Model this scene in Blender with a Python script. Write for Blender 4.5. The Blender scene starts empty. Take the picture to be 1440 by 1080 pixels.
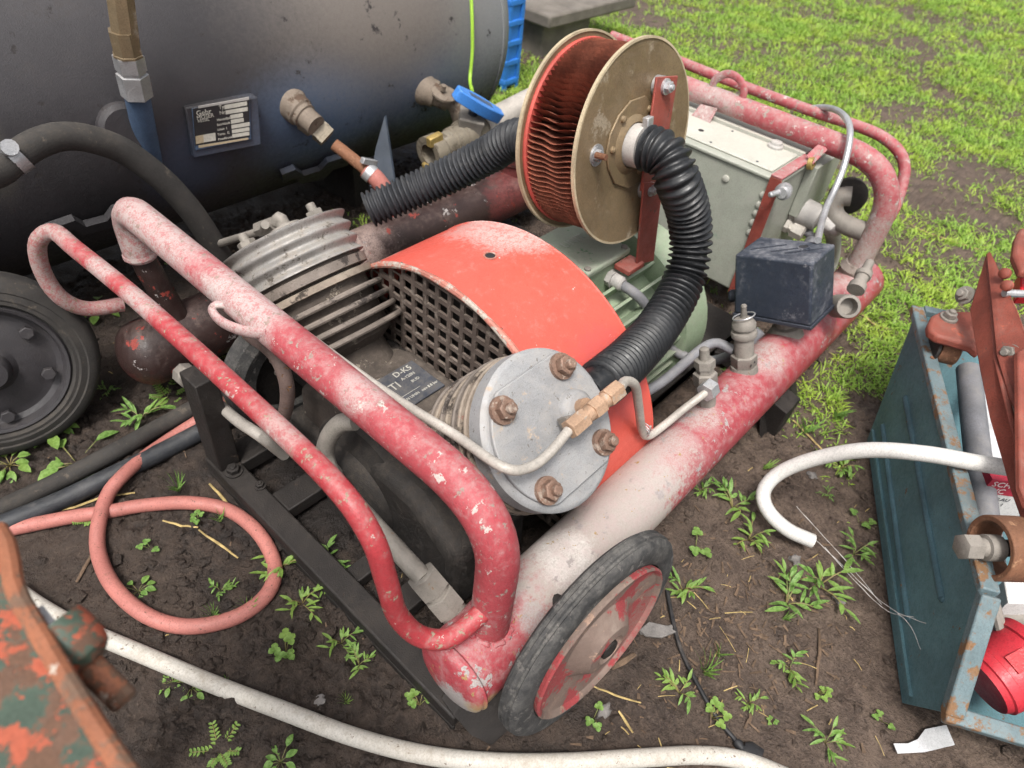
import bpy, bmesh, math, random
import numpy as np
from mathutils import Vector, Matrix
random.seed(7)
rng = np.random.default_rng(7)
S = bpy.context.scene
COL = S.collection
R = math.radians

# ------------------------------------------------------------------ camera
F = 975.0                                   # focal length in pixels of a 1440 wide frame
def _n(v): v = np.array(v, float); return v / np.linalg.norm(v)
_X = _n([1140, 780, -F])
_Y = np.array([-1600, 1120, -F], float); _Y = _n(_Y - _X * _Y.dot(_X))
_Z = np.cross(_X, _Y)
CM = np.array([_X, _Y, _Z])                 # camera -> world
CO = np.array([0.0, 0.0, 1.25])
cam = bpy.data.cameras.new('camera')
camo = bpy.data.objects.new('camera', cam); COL.objects.link(camo)
camo.matrix_world = Matrix.Translation(Vector(CO)) @ Matrix(CM.tolist()).to_4x4()
cam.sensor_width = 36; cam.lens = F / 1440 * 36
cam.clip_start = .02; cam.clip_end = 400
cam.dof.use_dof = True; cam.dof.focus_distance = 1.22; cam.dof.aperture_fstop = 4.5
S.camera = camo
S.render.resolution_x, S.render.resolution_y = 1024, 768

# ------------------------------------------------------------------ light
SUN_EL, SUN_AZ = R(64), R(-150)             # azimuth measured from +X towards +Y
wd = bpy.data.worlds.new('World'); S.world = wd; wd.use_nodes = True
wn = wd.node_tree; wn.nodes.clear()
sky = wn.nodes.new('ShaderNodeTexSky'); sky.sky_type = 'NISHITA'; sky.sun_disc = False
sky.sun_elevation = SUN_EL; sky.sun_rotation = R(90) - SUN_AZ
sky.dust_density = 6; sky.air_density = 1.2; sky.ozone_density = 1
hs = wn.nodes.new('ShaderNodeHueSaturation'); hs.inputs['Saturation'].default_value = .22
bg = wn.nodes.new('ShaderNodeBackground'); bg.inputs['Strength'].default_value = .092
wo = wn.nodes.new('ShaderNodeOutputWorld')
wn.links.new(sky.outputs[0], hs.inputs['Color']); wn.links.new(hs.outputs[0], bg.inputs[0]); wn.links.new(bg.outputs[0], wo.inputs[0])
sl = bpy.data.lights.new('sun', 'SUN'); sl.energy = 1.5; sl.angle = R(13); sl.color = (1, .96, .9)
so = bpy.data.objects.new('sun', sl); COL.objects.link(so)
_sd = Vector((math.cos(SUN_EL) * math.cos(SUN_AZ), math.cos(SUN_EL) * math.sin(SUN_AZ), math.sin(SUN_EL)))
so.rotation_euler = (-_sd).to_track_quat('-Z', 'Y').to_euler()
so.location = _sd * 6
S.view_settings.view_transform = 'Standard'; S.view_settings.look = 'None'
S.view_settings.exposure = 1.08; S.view_settings.gamma = 1
S.view_settings.use_curve_mapping = False
S.render.engine = 'CYCLES'
S.cycles.use_adaptive_sampling = True; S.cycles.adaptive_threshold = .025
S.cycles.max_bounces = 5; S.cycles.diffuse_bounces = 3; S.cycles.glossy_bounces = 2; S.cycles.transmission_bounces = 2; S.cycles.transparent_max_bounces = 4

# ------------------------------------------------------------------ measuring helpers: a photo point at a known plane
def ray(px, py):
    return CM @ _n([px - 720, 540 - py, -F])
def AX(px, py, x): d = ray(px, py); return Vector(CO + d * (x / d[0]))
def AY(px, py, y): d = ray(px, py); return Vector(CO + d * (y / d[1]))
def AZ(px, py, z): d = ray(px, py); return Vector(CO + d * ((z - 1.25) / d[2]))
def AP(px, py, q, n):
    d = Vector(ray(px, py)); o = Vector(CO); n = Vector(n); return o + d * (n.dot(Vector(q) - o) / n.dot(d))

# ------------------------------------------------------------------ mesh builder
def V(*a): return Vector(a)
def fillet(pts, r, n=8):
    pts = [Vector(p) for p in pts]; out = [pts[0]]
    for i in range(1, len(pts) - 1):
        a, b, c = pts[i - 1], pts[i], pts[i + 1]
        u, w = (a - b), (c - b); rr = r[i - 1] if isinstance(r, (list, tuple)) else r
        ang = u.angle(w); t = min(rr / math.tan(ang / 2), u.length * .49, w.length * .49)
        p0, p1 = b + u.normalized() * t, b + w.normalized() * t
        for k in range(n + 1):
            s = k / n; out.append((1 - s) ** 2 * p0 + 2 * s * (1 - s) * b + s * s * p1)
    out.append(pts[-1]); return out
def spline(pts, n=8):
    pts = [Vector(p) for p in pts]; P = [pts[0] * 2 - pts[1]] + pts + [pts[-1] * 2 - pts[-2]]; out = []
    for i in range(1, len(P) - 2):
        for k in range(n):
            t = k / n; a, b, c, d = P[i - 1:i + 3]
            out.append(.5 * (2 * b + (c - a) * t + (2 * a - 5 * b + 4 * c - d) * t * t + (3 * b - a - 3 * c + d) * t ** 3))
    out.append(pts[-1]); return out
def resample(path, step):
    path = [Vector(p) for p in path]; L = [0]
    for a, b in zip(path, path[1:]): L.append(L[-1] + (b - a).length)
    n = max(2, int(L[-1] / step)); out = []; j = 0
    for k in range(n + 1):
        s = L[-1] * k / n
        while j < len(L) - 2 and L[j + 1] < s: j += 1
        t = (s - L[j]) / max(1e-9, L[j + 1] - L[j]); out.append(path[j].lerp(path[j + 1], t))
    return out
def basis(axis, up=None):
    a = Vector(axis).normalized(); u = Vector(up) if up is not None else (V(0, 0, 1) if abs(a.z) < .95 else V(1, 0, 0))
    x = u.cross(a); x = x.normalized(); y = a.cross(x); return x, y, a
def MX(o, axis, up=None):
    x, y, a = basis(axis, up); m = Matrix((x, y, a)).transposed().to_4x4(); m.translation = Vector(o); return m
class MB:
    def __init__(s): s.v = []; s.f = []
    def add(s, vs, fs):
        b = len(s.v); s.v += [tuple(v) for v in vs]; s.f += [tuple(i + b for i in f) for f in fs]; return s
    def tube(s, path, r, n=16, cap=True, closed=False, flat=None):
        path = [Vector(p) for p in path]; N = len(path)
        rs = r if isinstance(r, (list, tuple, np.ndarray)) else [r] * N
        tg = []
        for i in range(N):
            a = path[(i - 1) % N] if (i > 0 or closed) else path[i]; b = path[(i + 1) % N] if (i < N - 1 or closed) else path[i]
            tg.append((b - a).normalized())
        x, y, _ = basis(tg[0]); vs = []; fs = []; px = x
        for i in range(N):
            t = tg[i]; px = (px - t * px.dot(t)).normalized(); py = t.cross(px)
            for k in range(n):
                A = 2 * math.pi * k / n; cx, cy = math.cos(A), math.sin(A)
                if flat: cx *= flat[0]; cy *= flat[1]
                vs.append(path[i] + (px * cx + py * cy) * rs[i])
        M = N if closed else N - 1
        for i in range(M):
            j = (i + 1) % N
            for k in range(n):
                l = (k + 1) % n; fs.append((i * n + k, i * n + l, j * n + l, j * n + k))
        if cap and not closed:
            fs.append(tuple(range(n - 1, -1, -1))); fs.append(tuple((N - 1) * n + k for k in range(n)))
        return s.add(vs, fs)
    def lathe(s, prof, o, axis, n=32, up=None, a0=0, a1=2 * math.pi, ph=0):
        """prof: (distance along axis, radius)"""
        x, y, a = basis(axis, up); o = Vector(o); full = abs(a1 - a0 - 2 * math.pi) < 1e-6
        m = n if full else n + 1; vs = []; fs = []
        for t, r in prof:
            for k in range(m):
                A = ph + a0 + (a1 - a0) * k / n; vs.append(o + a * t + (x * math.cos(A) + y * math.sin(A)) * r)
        for i in range(len(prof) - 1):
            for k in range(n):
                l = (k + 1) % m; fs.append((i * m + k, i * m + l, (i + 1) * m + l, (i + 1) * m + k))
        if full:
            if prof[0][1] > 1e-6: fs.append(tuple(range(m - 1, -1, -1)))
            if prof[-1][1] > 1e-6: fs.append(tuple((len(prof) - 1) * m + k for k in range(m)))
        return s.add(vs, fs)
    def ring(s, prof, o, axis, n=40, **k):
        """closed profile swept round"""
        x, y, a = basis(axis); o = Vector(o); P = len(prof); vs = []; fs = []
        for t, r in prof:
            for j in range(n):
                A = 2 * math.pi * j / n; vs.append(o + a * t + (x * math.cos(A) + y * math.sin(A)) * r)
        for i in range(P):
            for j in range(n):
                l = (j + 1) % n; q = (i + 1) % P; fs.append((i * n + j, i * n + l, q * n + l, q * n + j))
        return s.add(vs, fs)
    def box(s, c, d, m=None):
        c = Vector(c); hx, hy, hz = d[0] / 2, d[1] / 2, d[2] / 2
        vs = [V(sx * hx, sy * hy, sz * hz) for sz in (-1, 1) for sy in (-1, 1) for sx in (-1, 1)]
        m = m.to_3x3() if m is not None else Matrix.Identity(3)
        return s.add([c + m @ v for v in vs], [(0, 2, 3, 1), (4, 5, 7, 6), (0, 1, 5, 4), (2, 6, 7, 3), (0, 4, 6, 2), (1, 3, 7, 5)])
    def b2(s, lo, hi): return s.box([(a + b) / 2 for a, b in zip(lo, hi)], [b - a for a, b in zip(lo, hi)])
    def prism(s, poly, m, h, h0=0):
        n = len(poly); vs = [m @ V(x, y, h0) for x, y in poly] + [m @ V(x, y, h0 + h) for x, y in poly]
        return s.add(vs, [tuple(range(n - 1, -1, -1)), tuple(range(n, 2 * n))] + [(i, (i + 1) % n, n + (i + 1) % n, n + i) for i in range(n)])
    def slab(s, pts, off):
        """polygon of 3d points thickened by the vector off"""
        n = len(pts); off = Vector(off); P = [Vector(p) for p in pts]
        return s.add(P + [p + off for p in P], [tuple(range(n - 1, -1, -1)), tuple(range(n, 2 * n))] + [(i, (i + 1) % n, n + (i + 1) % n, n + i) for i in range(n)])
    def hexn(s, o, axis, r, h, ph=0):
        return s.lathe([(0, r * .96), (h * .08, r), (h * .9, r), (h, r * .86)], o, axis, n=6, ph=ph)
    def bolt(s, o, axis, r, h=None, stud=.6, washer=True):
        a = Vector(axis).normalized(); o = Vector(o); h = h or r * .9
        if washer: s.lathe([(-.004, r * 1.35), (r * .2, r * 1.35), (r * .22, r * 1.2)], o, a, n=18)
        s.hexn(o + a * r * .18, a, r, h, ph=random.random())
        if stud: s.lathe([(0, r * .52), (h * .3 + r * stud, r * .52), (h * .3 + r * stud + r * .1, r * .4)], o + a * h * .9, a, n=12)
        return s
    def build(s, name, mat, parent=None, bevel=0, ang=35, seg=2, smooth=True):
        vs = np.array(s.v, float); lo, hi = vs.min(0), vs.max(0); c = (lo + hi) / 2
        me = bpy.data.meshes.new(name); me.from_pydata((vs - c).tolist(), [], s.f); me.update()
        return link(name, me, mat, parent, Vector(c), bevel, ang, seg, smooth)
WL = {}
def link(name, me, mat, parent, loc, bevel=0, ang=35, seg=2, smooth=True):
    bm = bmesh.new(); bm.from_mesh(me); bmesh.ops.recalc_face_normals(bm, faces=bm.faces); bm.to_mesh(me); bm.free()
    if smooth:
        me.polygons.foreach_set('use_smooth', [True] * len(me.polygons)); me.set_sharp_from_angle(angle=R(ang))
    if mat: me.materials.append(M[mat] if isinstance(mat, str) else mat)
    o = bpy.data.objects.new(name, me); COL.objects.link(o)
    WL[o] = Vector(loc)
    if parent is not None: o.parent = parent; o.location = Vector(loc) - WL[parent]
    else: o.location = loc
    if bevel:
        b = o.modifiers.new('bevel', 'BEVEL'); b.width = bevel; b.segments = seg; b.limit_method = 'ANGLE'; b.angle_limit = R(40)
        b.harden_normals = False
    return o
def thing(name, label, cat, loc=(0, 0, 0), group=None):
    o = bpy.data.objects.new(name, None); o.empty_display_size = .05; COL.objects.link(o); o.location = loc; WL[o] = Vector(loc)
    return tag(o, label, cat, group)
def tag(o, label, cat, group=None):
    o['label'] = label; o['category'] = cat
    if group: o['group'] = group
    return o
def text(s, size, m, mat, name, parent, depth=.0006, align='LEFT'):
    cu = bpy.data.curves.new('t', 'FONT'); cu.body = s; cu.size = size; cu.extrude = depth; cu.align_x = align; cu.resolution_u = 2
    t = bpy.data.objects.new('t', cu); COL.objects.link(t)
    me = bpy.data.meshes.new_from_object(t.evaluated_get(bpy.context.evaluated_depsgraph_get()))
    bpy.data.objects.remove(t); bpy.data.curves.remove(cu)
    me.transform(m); c = sum((v.co for v in me.vertices), V(0, 0, 0)) / max(1, len(me.vertices))
    me.transform(Matrix.Translation(-c)); me.materials.clear()
    return link(name, me, mat, parent, c, smooth=False)

# ------------------------------------------------------------------ materials
M = {}
class NT:
    def __init__(s, name):
        m = bpy.data.materials.new(name); m.use_nodes = True; s.m = m; s.t = m.node_tree; s.t.nodes.clear(); M[name] = m
        s.out = s.t.nodes.new('ShaderNodeOutputMaterial'); s.b = s.t.nodes.new('ShaderNodeBsdfPrincipled')
        s.t.links.new(s.b.outputs[0], s.out.inputs[0]); s.g = s.t.nodes.new('ShaderNodeNewGeometry')
        s.pos = s.g.outputs['Position']
    def new(s, k): return s.t.nodes.new(k)
    def set(s, sock, v):
        if isinstance(v, bpy.types.NodeSocket): s.t.links.new(v, sock)
        elif isinstance(v, (tuple, list)) and len(v) == 3 and sock.type == 'RGBA': sock.default_value = (*v, 1)
        else: sock.default_value = v
    def noise(s, scale, detail=6, rough=.6, vec=None, dist=0):
        n = s.new('ShaderNodeTexNoise'); s.set(n.inputs['Vector'], vec or s.pos); n.inputs['Scale'].default_value = scale
        n.inputs['Detail'].default_value = detail; n.inputs['Roughness'].default_value = rough; n.inputs['Distortion'].default_value = dist
        return n.outputs['Fac']
    def vor(s, scale, feature='F1', vec=None, out='Distance'):
        n = s.new('ShaderNodeTexVoronoi'); n.feature = feature; s.set(n.inputs['Vector'], vec or s.pos); n.inputs['Scale'].default_value = scale
        return n.outputs[out]
    def step(s, f, lo, hi, a=0., b=1.):
        n = s.new('ShaderNodeMapRange'); n.interpolation_type = 'SMOOTHSTEP'; s.set(n.inputs[0], f)
        for i, v in enumerate((lo, hi, a, b)): n.inputs[1 + i].default_value = v
        return n.outputs[0]
    def math(s, op, a, b=0.):
        n = s.new('ShaderNodeMath'); n.operation = op; s.set(n.inputs[0], a); s.set(n.inputs[1], b); return n.outputs[0]
    def mix(s, f, a, b, mode='MIX'):
        n = s.new('ShaderNodeMix'); n.data_type = 'RGBA'; n.blend_type = mode; s.set(n.inputs[0], f); s.set(n.inputs[6], a); s.set(n.inputs[7], b)
        return n.outputs[2]
    def xyz(s, sock=None):
        n = s.new('ShaderNodeSeparateXYZ'); s.set(n.inputs[0], sock or s.pos); return n.outputs
    def dist(s, c, sc=(1, 1, 1)):
        a = s.new('ShaderNodeVectorMath'); a.operation = 'SUBTRACT'; s.set(a.inputs[0], s.pos); a.inputs[1].default_value = c
        q = s.new('ShaderNodeVectorMath'); q.operation = 'MULTIPLY'; s.set(q.inputs[0], a.outputs[0]); q.inputs[1].default_value = sc
        b = s.new('ShaderNodeVectorMath'); b.operation = 'LENGTH'; s.set(b.inputs[0], q.outputs[0]); return b.outputs['Value']
    def bump(s, h, strength=.5, d=.002, nrm=None):
        n = s.new('ShaderNodeBump'); n.inputs['Strength'].default_value = strength; n.inputs['Distance'].default_value = d
        s.set(n.inputs['Height'], h)
        if nrm: s.set(n.inputs['Normal'], nrm)
        return n.outputs[0]
    def fin(s, col, rough, metal=0., nrm=None, spec=.5, coat=0):
        s.set(s.b.inputs['Base Color'], col); s.set(s.b.inputs['Roughness'], rough); s.set(s.b.inputs['Metallic'], metal)
        s.b.inputs['Specular IOR Level'].default_value = spec
        if nrm: s.set(s.b.inputs['Normal'], nrm)
        return s.m
def paint(name, base, chips=(), dust=None, rough=.45, metal=0., var=.25, vs=9, patches=(), bump=.4, grain=350, spec=.45, speck=.42, pn=2.6):
    """worn paint: base colour with uneven fading, chips (colour, scale, lo, hi, depth), settled dust (colour, amount), stains (centre, radius, colour, strength, squash)"""
    n = NT(name); f = n.noise(vs, 4, .65); fine = n.noise(grain * .9, 2, .7); mid = n.noise(85, 4, .74)
    c = n.mix(n.step(f, .3, .72), tuple(x * (1 - var) for x in base), tuple(min(1, x * (1 + var)) for x in base))
    c = n.mix(n.step(fine, .42, .72, 0, speck), c, tuple(x * .45 for x in base)); c = n.mix(n.step(mid, .52, .72, 0, speck), c, tuple(x * .6 + .02 for x in base))
    ro = n.step(mid, .3, .7, rough - .08, rough + .16); gr = n.step(n.math('ADD', n.math('MULTIPLY', mid, .6), n.math('MULTIPLY', fine, .4)), .40, .56, .35, 1)
    h = n.math('MULTIPLY', fine, .3)
    for k, p in enumerate(patches):
        ctr, rad, pc, st = p[:4]; d = n.dist(ctr, p[4] if len(p) > 4 else (1, 1, 1))
        d = n.math('ADD', d, n.math('MULTIPLY', n.math('SUBTRACT', n.math('ADD', n.math('MULTIPLY', mid, .5), n.math('MULTIPLY', f, .5)), .5), rad * pn))
        m = n.step(d, rad * (.62 if pn > 2 else .3), rad * (1.0 if pn > 2 else 1.3), st, 0); m = n.math('MULTIPLY', m, gr) if st < .95 else m; c = n.mix(m, c, n.mix(fine, tuple(x * .75 for x in pc), tuple(min(1, x * 1.2) for x in pc)))
    if dust:
        dc, am = dust[:2]; nz = n.xyz(n.g.outputs['Normal'])[2]
        q = n.math('ADD', n.math('ADD', n.math('MULTIPLY', n.noise(dust[2] if len(dust) > 2 else 14, 4, .7, dist=.3), .62), n.math('MULTIPLY', mid, .28)), n.math('ADD', n.math('MULTIPLY', fine, .14), n.math('MULTIPLY', nz, .13)))
        m = n.step(q, .68 - am, .98 - am * .7); m = n.math('MULTIPLY', m, .72); c = n.mix(n.math('MULTIPLY', m, n.math('ADD', n.math('MULTIPLY', gr, .6), .4)), c, dc); ro = n.math('ADD', ro, n.math('MULTIPLY', m, .3))
    for k, (cc, sc, lo, hi, dp) in enumerate(chips):
        q = n.math('ADD', n.math('MULTIPLY', n.noise(sc, 4, .68), .86), n.math('MULTIPLY', fine, .14)); m = n.step(q, lo - .01, hi - .025)
        c2 = n.mix(fine, tuple(x * .5 for x in cc), tuple(min(1, x * 1.45) for x in cc))
        c = n.mix(m, c, c2); ro = n.math('ADD', ro, n.math('MULTIPLY', m, .25))
        if k == 0: h = n.math('SUBTRACT', h, n.math('MULTIPLY', m, dp * 1.3))
    return n.fin(c, n.math('MINIMUM', ro, .95), metal, n.bump(h, min(1, bump * 1.5), .003), spec)
RUST = (.16, .06, .025); RUSTD = (.06, .028, .018); DUST = (.42, .35, .32); GREY = (.3, .28, .26)
paint('red_tube', (.38, .060, .072), var=.10, chips=[((.30, .22, .19), 62, .615, .632, .9), ((.47, .40, .37), 34, .63, .65, .3), ((.36, .25, .08), 80, .70, .715, .6)], dust=((.44, .29, .28), .17, 70), rough=.5, patches=[((.442, 1.36, .50), .42, (.44, .38, .36), .94), ((.442, .92, .515), .11, (.48, .42, .40), .9), ((.442, .36, .26), .07, (.40, .30, .29), .8), ((.442, .62, .52), .05, (.46, .39, .37), .7)])
paint('red_rod', (.37, .042, .050), var=.10, chips=[((.29, .22, .16), 70, .615, .635, .9), ((.42, .35, .32), 36, .64, .66, .4)], dust=((.42, .27, .25), .15, 60), rough=.4, patches=[((.28, 1.36, .42), .24, (.40, .32, .30), .94), ((.298, .98, .545), .07, (.40, .35, .33), .9), ((.298, 1.12, .545), .06, (.44, .38, .36), .9), ((.298, .60, .545), .05, (.42, .33, .31), .7)])
paint('red_rear', (.35, .062, .074), var=.12, chips=[((.30, .25, .22), 50, .595, .62, .7), ((.44, .37, .35), 26, .62, .65, .3)], dust=((.42, .33, .31), .24, 45), rough=.55, patches=[((1.97, .42, .30), .16, (.34, .29, .26), .94), ((1.97, .33, .22), .10, (.36, .31, .28), .94), ((1.97, .9, .49), .12, (.38, .33, .31), .8)])
paint('red_tank', (.36, .050, .064), chips=[((.34, .30, .29), 24, .62, .64, .8), ((.34, .23, .10), 46, .66, .68, .6)], dust=((.44, .33, .32), .19, 40), vs=7, var=.12,
      patches=[((.73, .34, .20), .21, (.40, .36, .325), .97, (.72, 1, 1)), ((.63, .33, .21), .07, (.62, .59, .56), .85), ((.46, .262, .13), .05, (.33, .22, .08), .8), ((.50, .29, .19), .035, (.36, .34, .33), .9), ((.95, .36, .22), .12, (.42, .37, .34), .85), ((.345, .30, .10), .06, (.34, .32, .31), .96), ((.37, .27, .13), .03, (.34, .24, .10), .9), ((1.12, .36, .22), .07, (.42, .37, .34), .9), ((1.42, .37, .22), .10, (.42, .37, .34), .9), ((1.9, .36, .22), .10, (.40, .33, .30), .8)])
paint('far_tank', (.036, .020, .018), chips=[((.36, .33, .32), 17, .645, .67, .9), ((.24, .04, .03), 22, .63, .66, .5)], dust=((.20, .14, .12), .12), rough=.4, patches=[((.95, 1.33, .2), .14, (.36, .27, .24), .8), ((1.55, 1.3, .16), .12, (.22, .045, .045), .6), ((.36, 1.36, .08), .08, (.12, .02, .018), .7)], bump=.7)
paint('dark_iron', (.017, .0135, .012), chips=[((.06, .038, .026), 40, .66, .74, .3)], dust=((.055, .045, .038), .12), rough=.62, bump=.8, grain=420)
paint('rust_hook', (.17, .115, .10), chips=[((.28, .12, .03), 70, .60, .68, .4)], rough=.7, bump=.9, grain=260)
paint('rust', (.19, .085, .045), chips=[((.30, .16, .09), 45, .56, .66, .2)], rough=.75, bump=.9, grain=240)
paint('brown_bolt', (.24, .15, .11), chips=[((.36, .29, .24), 60, .55, .65, .2)], rough=.6, metal=.25, bump=.6)
paint('alu_face', (.33, .33, .335), chips=[((.44, .36, .29), 24, .60, .70, .1), ((.17, .15, .135), 110, .62, .70, .2)], dust=((.46, .43, .40), .16), rough=.55, metal=.25, var=.15, grain=520, bump=.5, patches=[((.52, .50, .42), .06, (.46, .36, .28), .65)])
paint('alu_fin', (.34, .325, .31), chips=[((.10, .085, .07), 30, .57, .68, .2)], dust=((.34, .29, .235), .18, 30), rough=.5, metal=.35, var=.25, bump=.8)
paint('dirty_fin', (.24, .19, .15), chips=[((.06, .048, .04), 22, .53, .64, .1), ((.30, .09, .07), 17, .66, .70, .1)], dust=((.44, .38, .31), .20), rough=.62, metal=.2, var=.3, bump=.8)
paint('old_fin', (.21, .175, .15), chips=[((.055, .045, .04), 20, .53, .63, .1)], dust=((.36, .31, .26), .08), rough=.6, metal=.2, var=.3)
paint('crank', (.06, .047, .039), chips=[((.24, .205, .165), 28, .60, .66, .4)], dust=((.17, .14, .115), .20), rough=.8, bump=1, grain=300)
paint('black_cast', (.018, .0155, .014), dust=((.085, .070, .058), .20, 30), rough=.7, bump=1, grain=330)
paint('guard_red', (.60, .095, .068), chips=[((.62, .52, .48), 42, .695, .72, .1), ((.34, .05, .045), 60, .69, .73, .2)], dust=((.56, .30, .26), .03, 40), rough=.36, var=.1, vs=4, patches=[((.985, .86, .48), .14, (.60, .50, .47), .75, (1, .8, 1)), ((.80, 1.0, .40), .05, (.58, .46, .42), .6), ((.90, .46, .36), .12, (.50, .085, .085), .7)], speck=.12)
paint('guard_lip', (.42, .16, .12), chips=[((.40, .35, .30), 30, .50, .58, .3)], rough=.6)
paint('grille', (.13, .10, .085), chips=[((.24, .20, .17), 40, .52, .66, .2)], dust=((.26, .22, .18), .12), rough=.6, metal=.3)
paint('green_motor', (.26, .335, .22), chips=[((.14, .24, .13), 12, .66, .72, .1)], dust=((.36, .36, .29), .20), rough=.55, var=.14)
paint('green_lid', (.27, .32, .235), chips=[((.12, .22, .12), 22, .62, .68, .2), ((.09, .12, .20), 30, .71, .74, .1)], dust=((.38, .36, .31), .26), rough=.6, var=.14)
paint('grey_green', (.34, .355, .30), chips=[((.25, .31, .25), 11, .62, .74, .1)], dust=((.42, .40, .36), .22), rough=.5, var=.1)
paint('grey_lid', (.47, .47, .41), chips=[((.30, .22, .2), 50, .71, .74, .1)], dust=((.5, .47, .42), .24), rough=.5, var=.1)
paint('brass_plate', (.23, .165, .095), chips=[((.28, .12, .04), 44, .66, .72, .1), ((.34, .28, .20), 16, .62, .72, .05)], dust=((.31, .25, .17), .16), rough=.42, metal=.3, var=.2)
paint('plate_edge', (.44, .36, .24), rough=.6)
paint('pleat', (.25, .075, .042), rough=.85, var=.35, vs=30, bump=.6, grain=500)
paint('pleat_rim', (.50, .085, .065), rough=.6)
paint('strap_red', (.26, .055, .04), dust=((.36, .2, .17), .16), rough=.55, chips=[((.11, .065, .05), 30, .64, .69, .3)])
paint('zinc', (.52, .52, .53), rough=.4, metal=.7, dust=((.5, .46, .42), .10))
paint('grey_metal', (.23, .21, .185), chips=[((.22, .15, .10), 50, .66, .72, .2)], dust=((.34, .30, .265), .2), rough=.6, metal=.2)
paint('pipe_white', (.46, .42, .375), chips=[((.30, .22, .16), 55, .68, .73, .2)], rough=.45, metal=.1)
paint('brass', (.46, .30, .20), chips=[((.42, .36, .30), 50, .58, .66, .1)], rough=.5, metal=.35)
paint('gold_brass', (.50, .36, .13), rough=.42, metal=.6, var=.3, vs=40)
paint('hose_black', (.012, .013, .015), dust=((.11, .105, .10), .07, 30), rough=.40, spec=.5, bump=.2)
paint('hose_grey', (.028, .03, .035), dust=((.11, .105, .10), .12, 30), rough=.5)
paint('rubber', (.032, .032, .033), chips=[((.12, .112, .105), 40, .56, .64, .2)], dust=((.17, .16, .148), .26, 30), rough=.75, bump=.6)
paint('tyre_brown', (.032, .029, .027), chips=[((.09, .075, .06), 22, .60, .70, .1)], dust=((.10, .085, .07), .16), rough=.8)
paint('hub_red', (.20, .14, .115), chips=[((.28, .045, .048), 13, .54, .60, .2), ((.30, .20, .15), 30, .60, .68, .2)], dust=((.30, .24, .20), .16), rough=.7, patches=[((.64, .18, .12), .09, (.28, .045, .05), .7)])
paint('switch', (.026, .033, .050), chips=[((.20, .20, .22), 15, .60, .74, .1)], dust=((.34, .34, .36), .15), rough=.5, var=.15)
paint('switch_dark', (.03, .035, .05), rough=.6)
paint('cable_grey', (.19, .19, .205), dust=((.30, .28, .26), .14), rough=.55)
paint('cable_black', (.02, .02, .022), rough=.5, dust=((.15, .12, .1), .1))
paint('gland', (.42, .40, .38), rough=.55, dust=((.5, .46, .42), .16))
paint('gland_white', (.62, .58, .52), rough=.5, dust=((.5, .44, .38), .12))
paint('mud_crust', (.30, .25, .22), chips=[((.2, .16, .13), 60, .55, .65, .3)], rough=.9, bump=1)
paint('nameplate', (.06, .07, .095), dust=((.17, .155, .14), .24, 40), rough=.5, metal=.3)
paint('name_ink', (.52, .50, .44), rough=.6)
paint('rec_tank', (.034, .031, .034), chips=[((.026, .022, .022), 20, .62, .70, .1), ((.11, .095, .085), 90, .735, .76, .1)], dust=((.07, .060, .054), .08, 6), rough=.56, var=.2, vs=3, spec=.5, speck=.25, pn=.9, patches=[((1.10, 1.62, .44), .28, (.075, .115, .19), .96, (1, 1, 1.8)), ((1.50, 1.62, .42), .28, (.075, .105, .165), .96, (1, 1, 1.8)), ((1.75, 1.70, .6), .28, (.19, .20, .205), .96), ((1.34, 1.66, .74), .42, (.15, .13, .115), .96, (1, 1, 1.2)), ((.30, 1.66, .55), .07, (.12, .11, .085), .96, (1.4, 1, .5)), ((.70, 1.62, .40), .12, (.045, .055, .085), .96)])
paint('rec_blue', (.06, .095, .16), dust=((.12, .12, .13), .15), rough=.5)
paint('gusset', (.035, .048, .070), dust=((.10, .11, .12), .14), rough=.55)
paint('olive_pipe', (.22, .165, .10), chips=[((.36, .31, .24), 18, .60, .68, .1)], rough=.4, metal=.4)
paint('rusty_port', (.20, .16, .125), chips=[((.10, .065, .045), 30, .54, .64, .3)], rough=.7, bump=.8)
paint('valve_body', (.24, .205, .155), chips=[((.12, .10, .075), 24, .55, .66, .2)], rough=.55, metal=.35, dust=((.4, .37, .32), .12))
paint('blue_plastic', (.055, .22, .62), rough=.38, var=.08, dust=((.3, .42, .62), .06))
paint('crate_blue', (.03, .19, .62), rough=.45, var=.1)
paint('wire_green', (.32, .55, .05), rough=.4, var=.1)
paint('red_hose', (.42, .155, .13), dust=((.20, .10, .075), .04, 60), chips=[((.12, .07, .05), 120, .64, .67, .2)], rough=.55, var=.12)
paint('white_hose', (.52, .49, .44), dust=((.34, .29, .23), .16, 22), chips=[((.18, .14, .11), 100, .635, .67, .2)], rough=.5, var=.1)
paint('clean_hose', (.64, .62, .59), chips=[((.5, .40, .26), 50, .72, .76, .1)], rough=.45, var=.06)
paint('box_teal', (.100, .20, .228), chips=[((.17, .085, .04), 22, .645, .70, .2)], dust=((.13, .16, .17), .08), rough=.5, var=.2)
paint('box_rim', (.125, .175, .19), chips=[((.20, .11, .055), 24, .52, .62, .2)], dust=((.27, .25, .22), .10), rough=.55, var=.25)
paint('box_rib', (.06, .125, .15), rough=.5, chips=[((.2, .11, .05), 26, .66, .7, .1)])
paint('red_oxide', (.24, .058, .038), chips=[((.40, .10, .06), 14, .60, .68, .1), ((.12, .07, .055), 30, .62, .70, .3)], dust=((.28, .15, .12), .14), rough=.6)
paint('carton_white', (.66, .64, .62), rough=.7, var=.06)
paint('carton_red', (.42, .025, .05), rough=.6, var=.08)
paint('ink', (.10, .10, .11), rough=.8)
paint('cup_red', (.56, .035, .05), rough=.4, var=.1)
paint('cup_label', (.55, .012, .02), rough=.35, var=.1)
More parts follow.
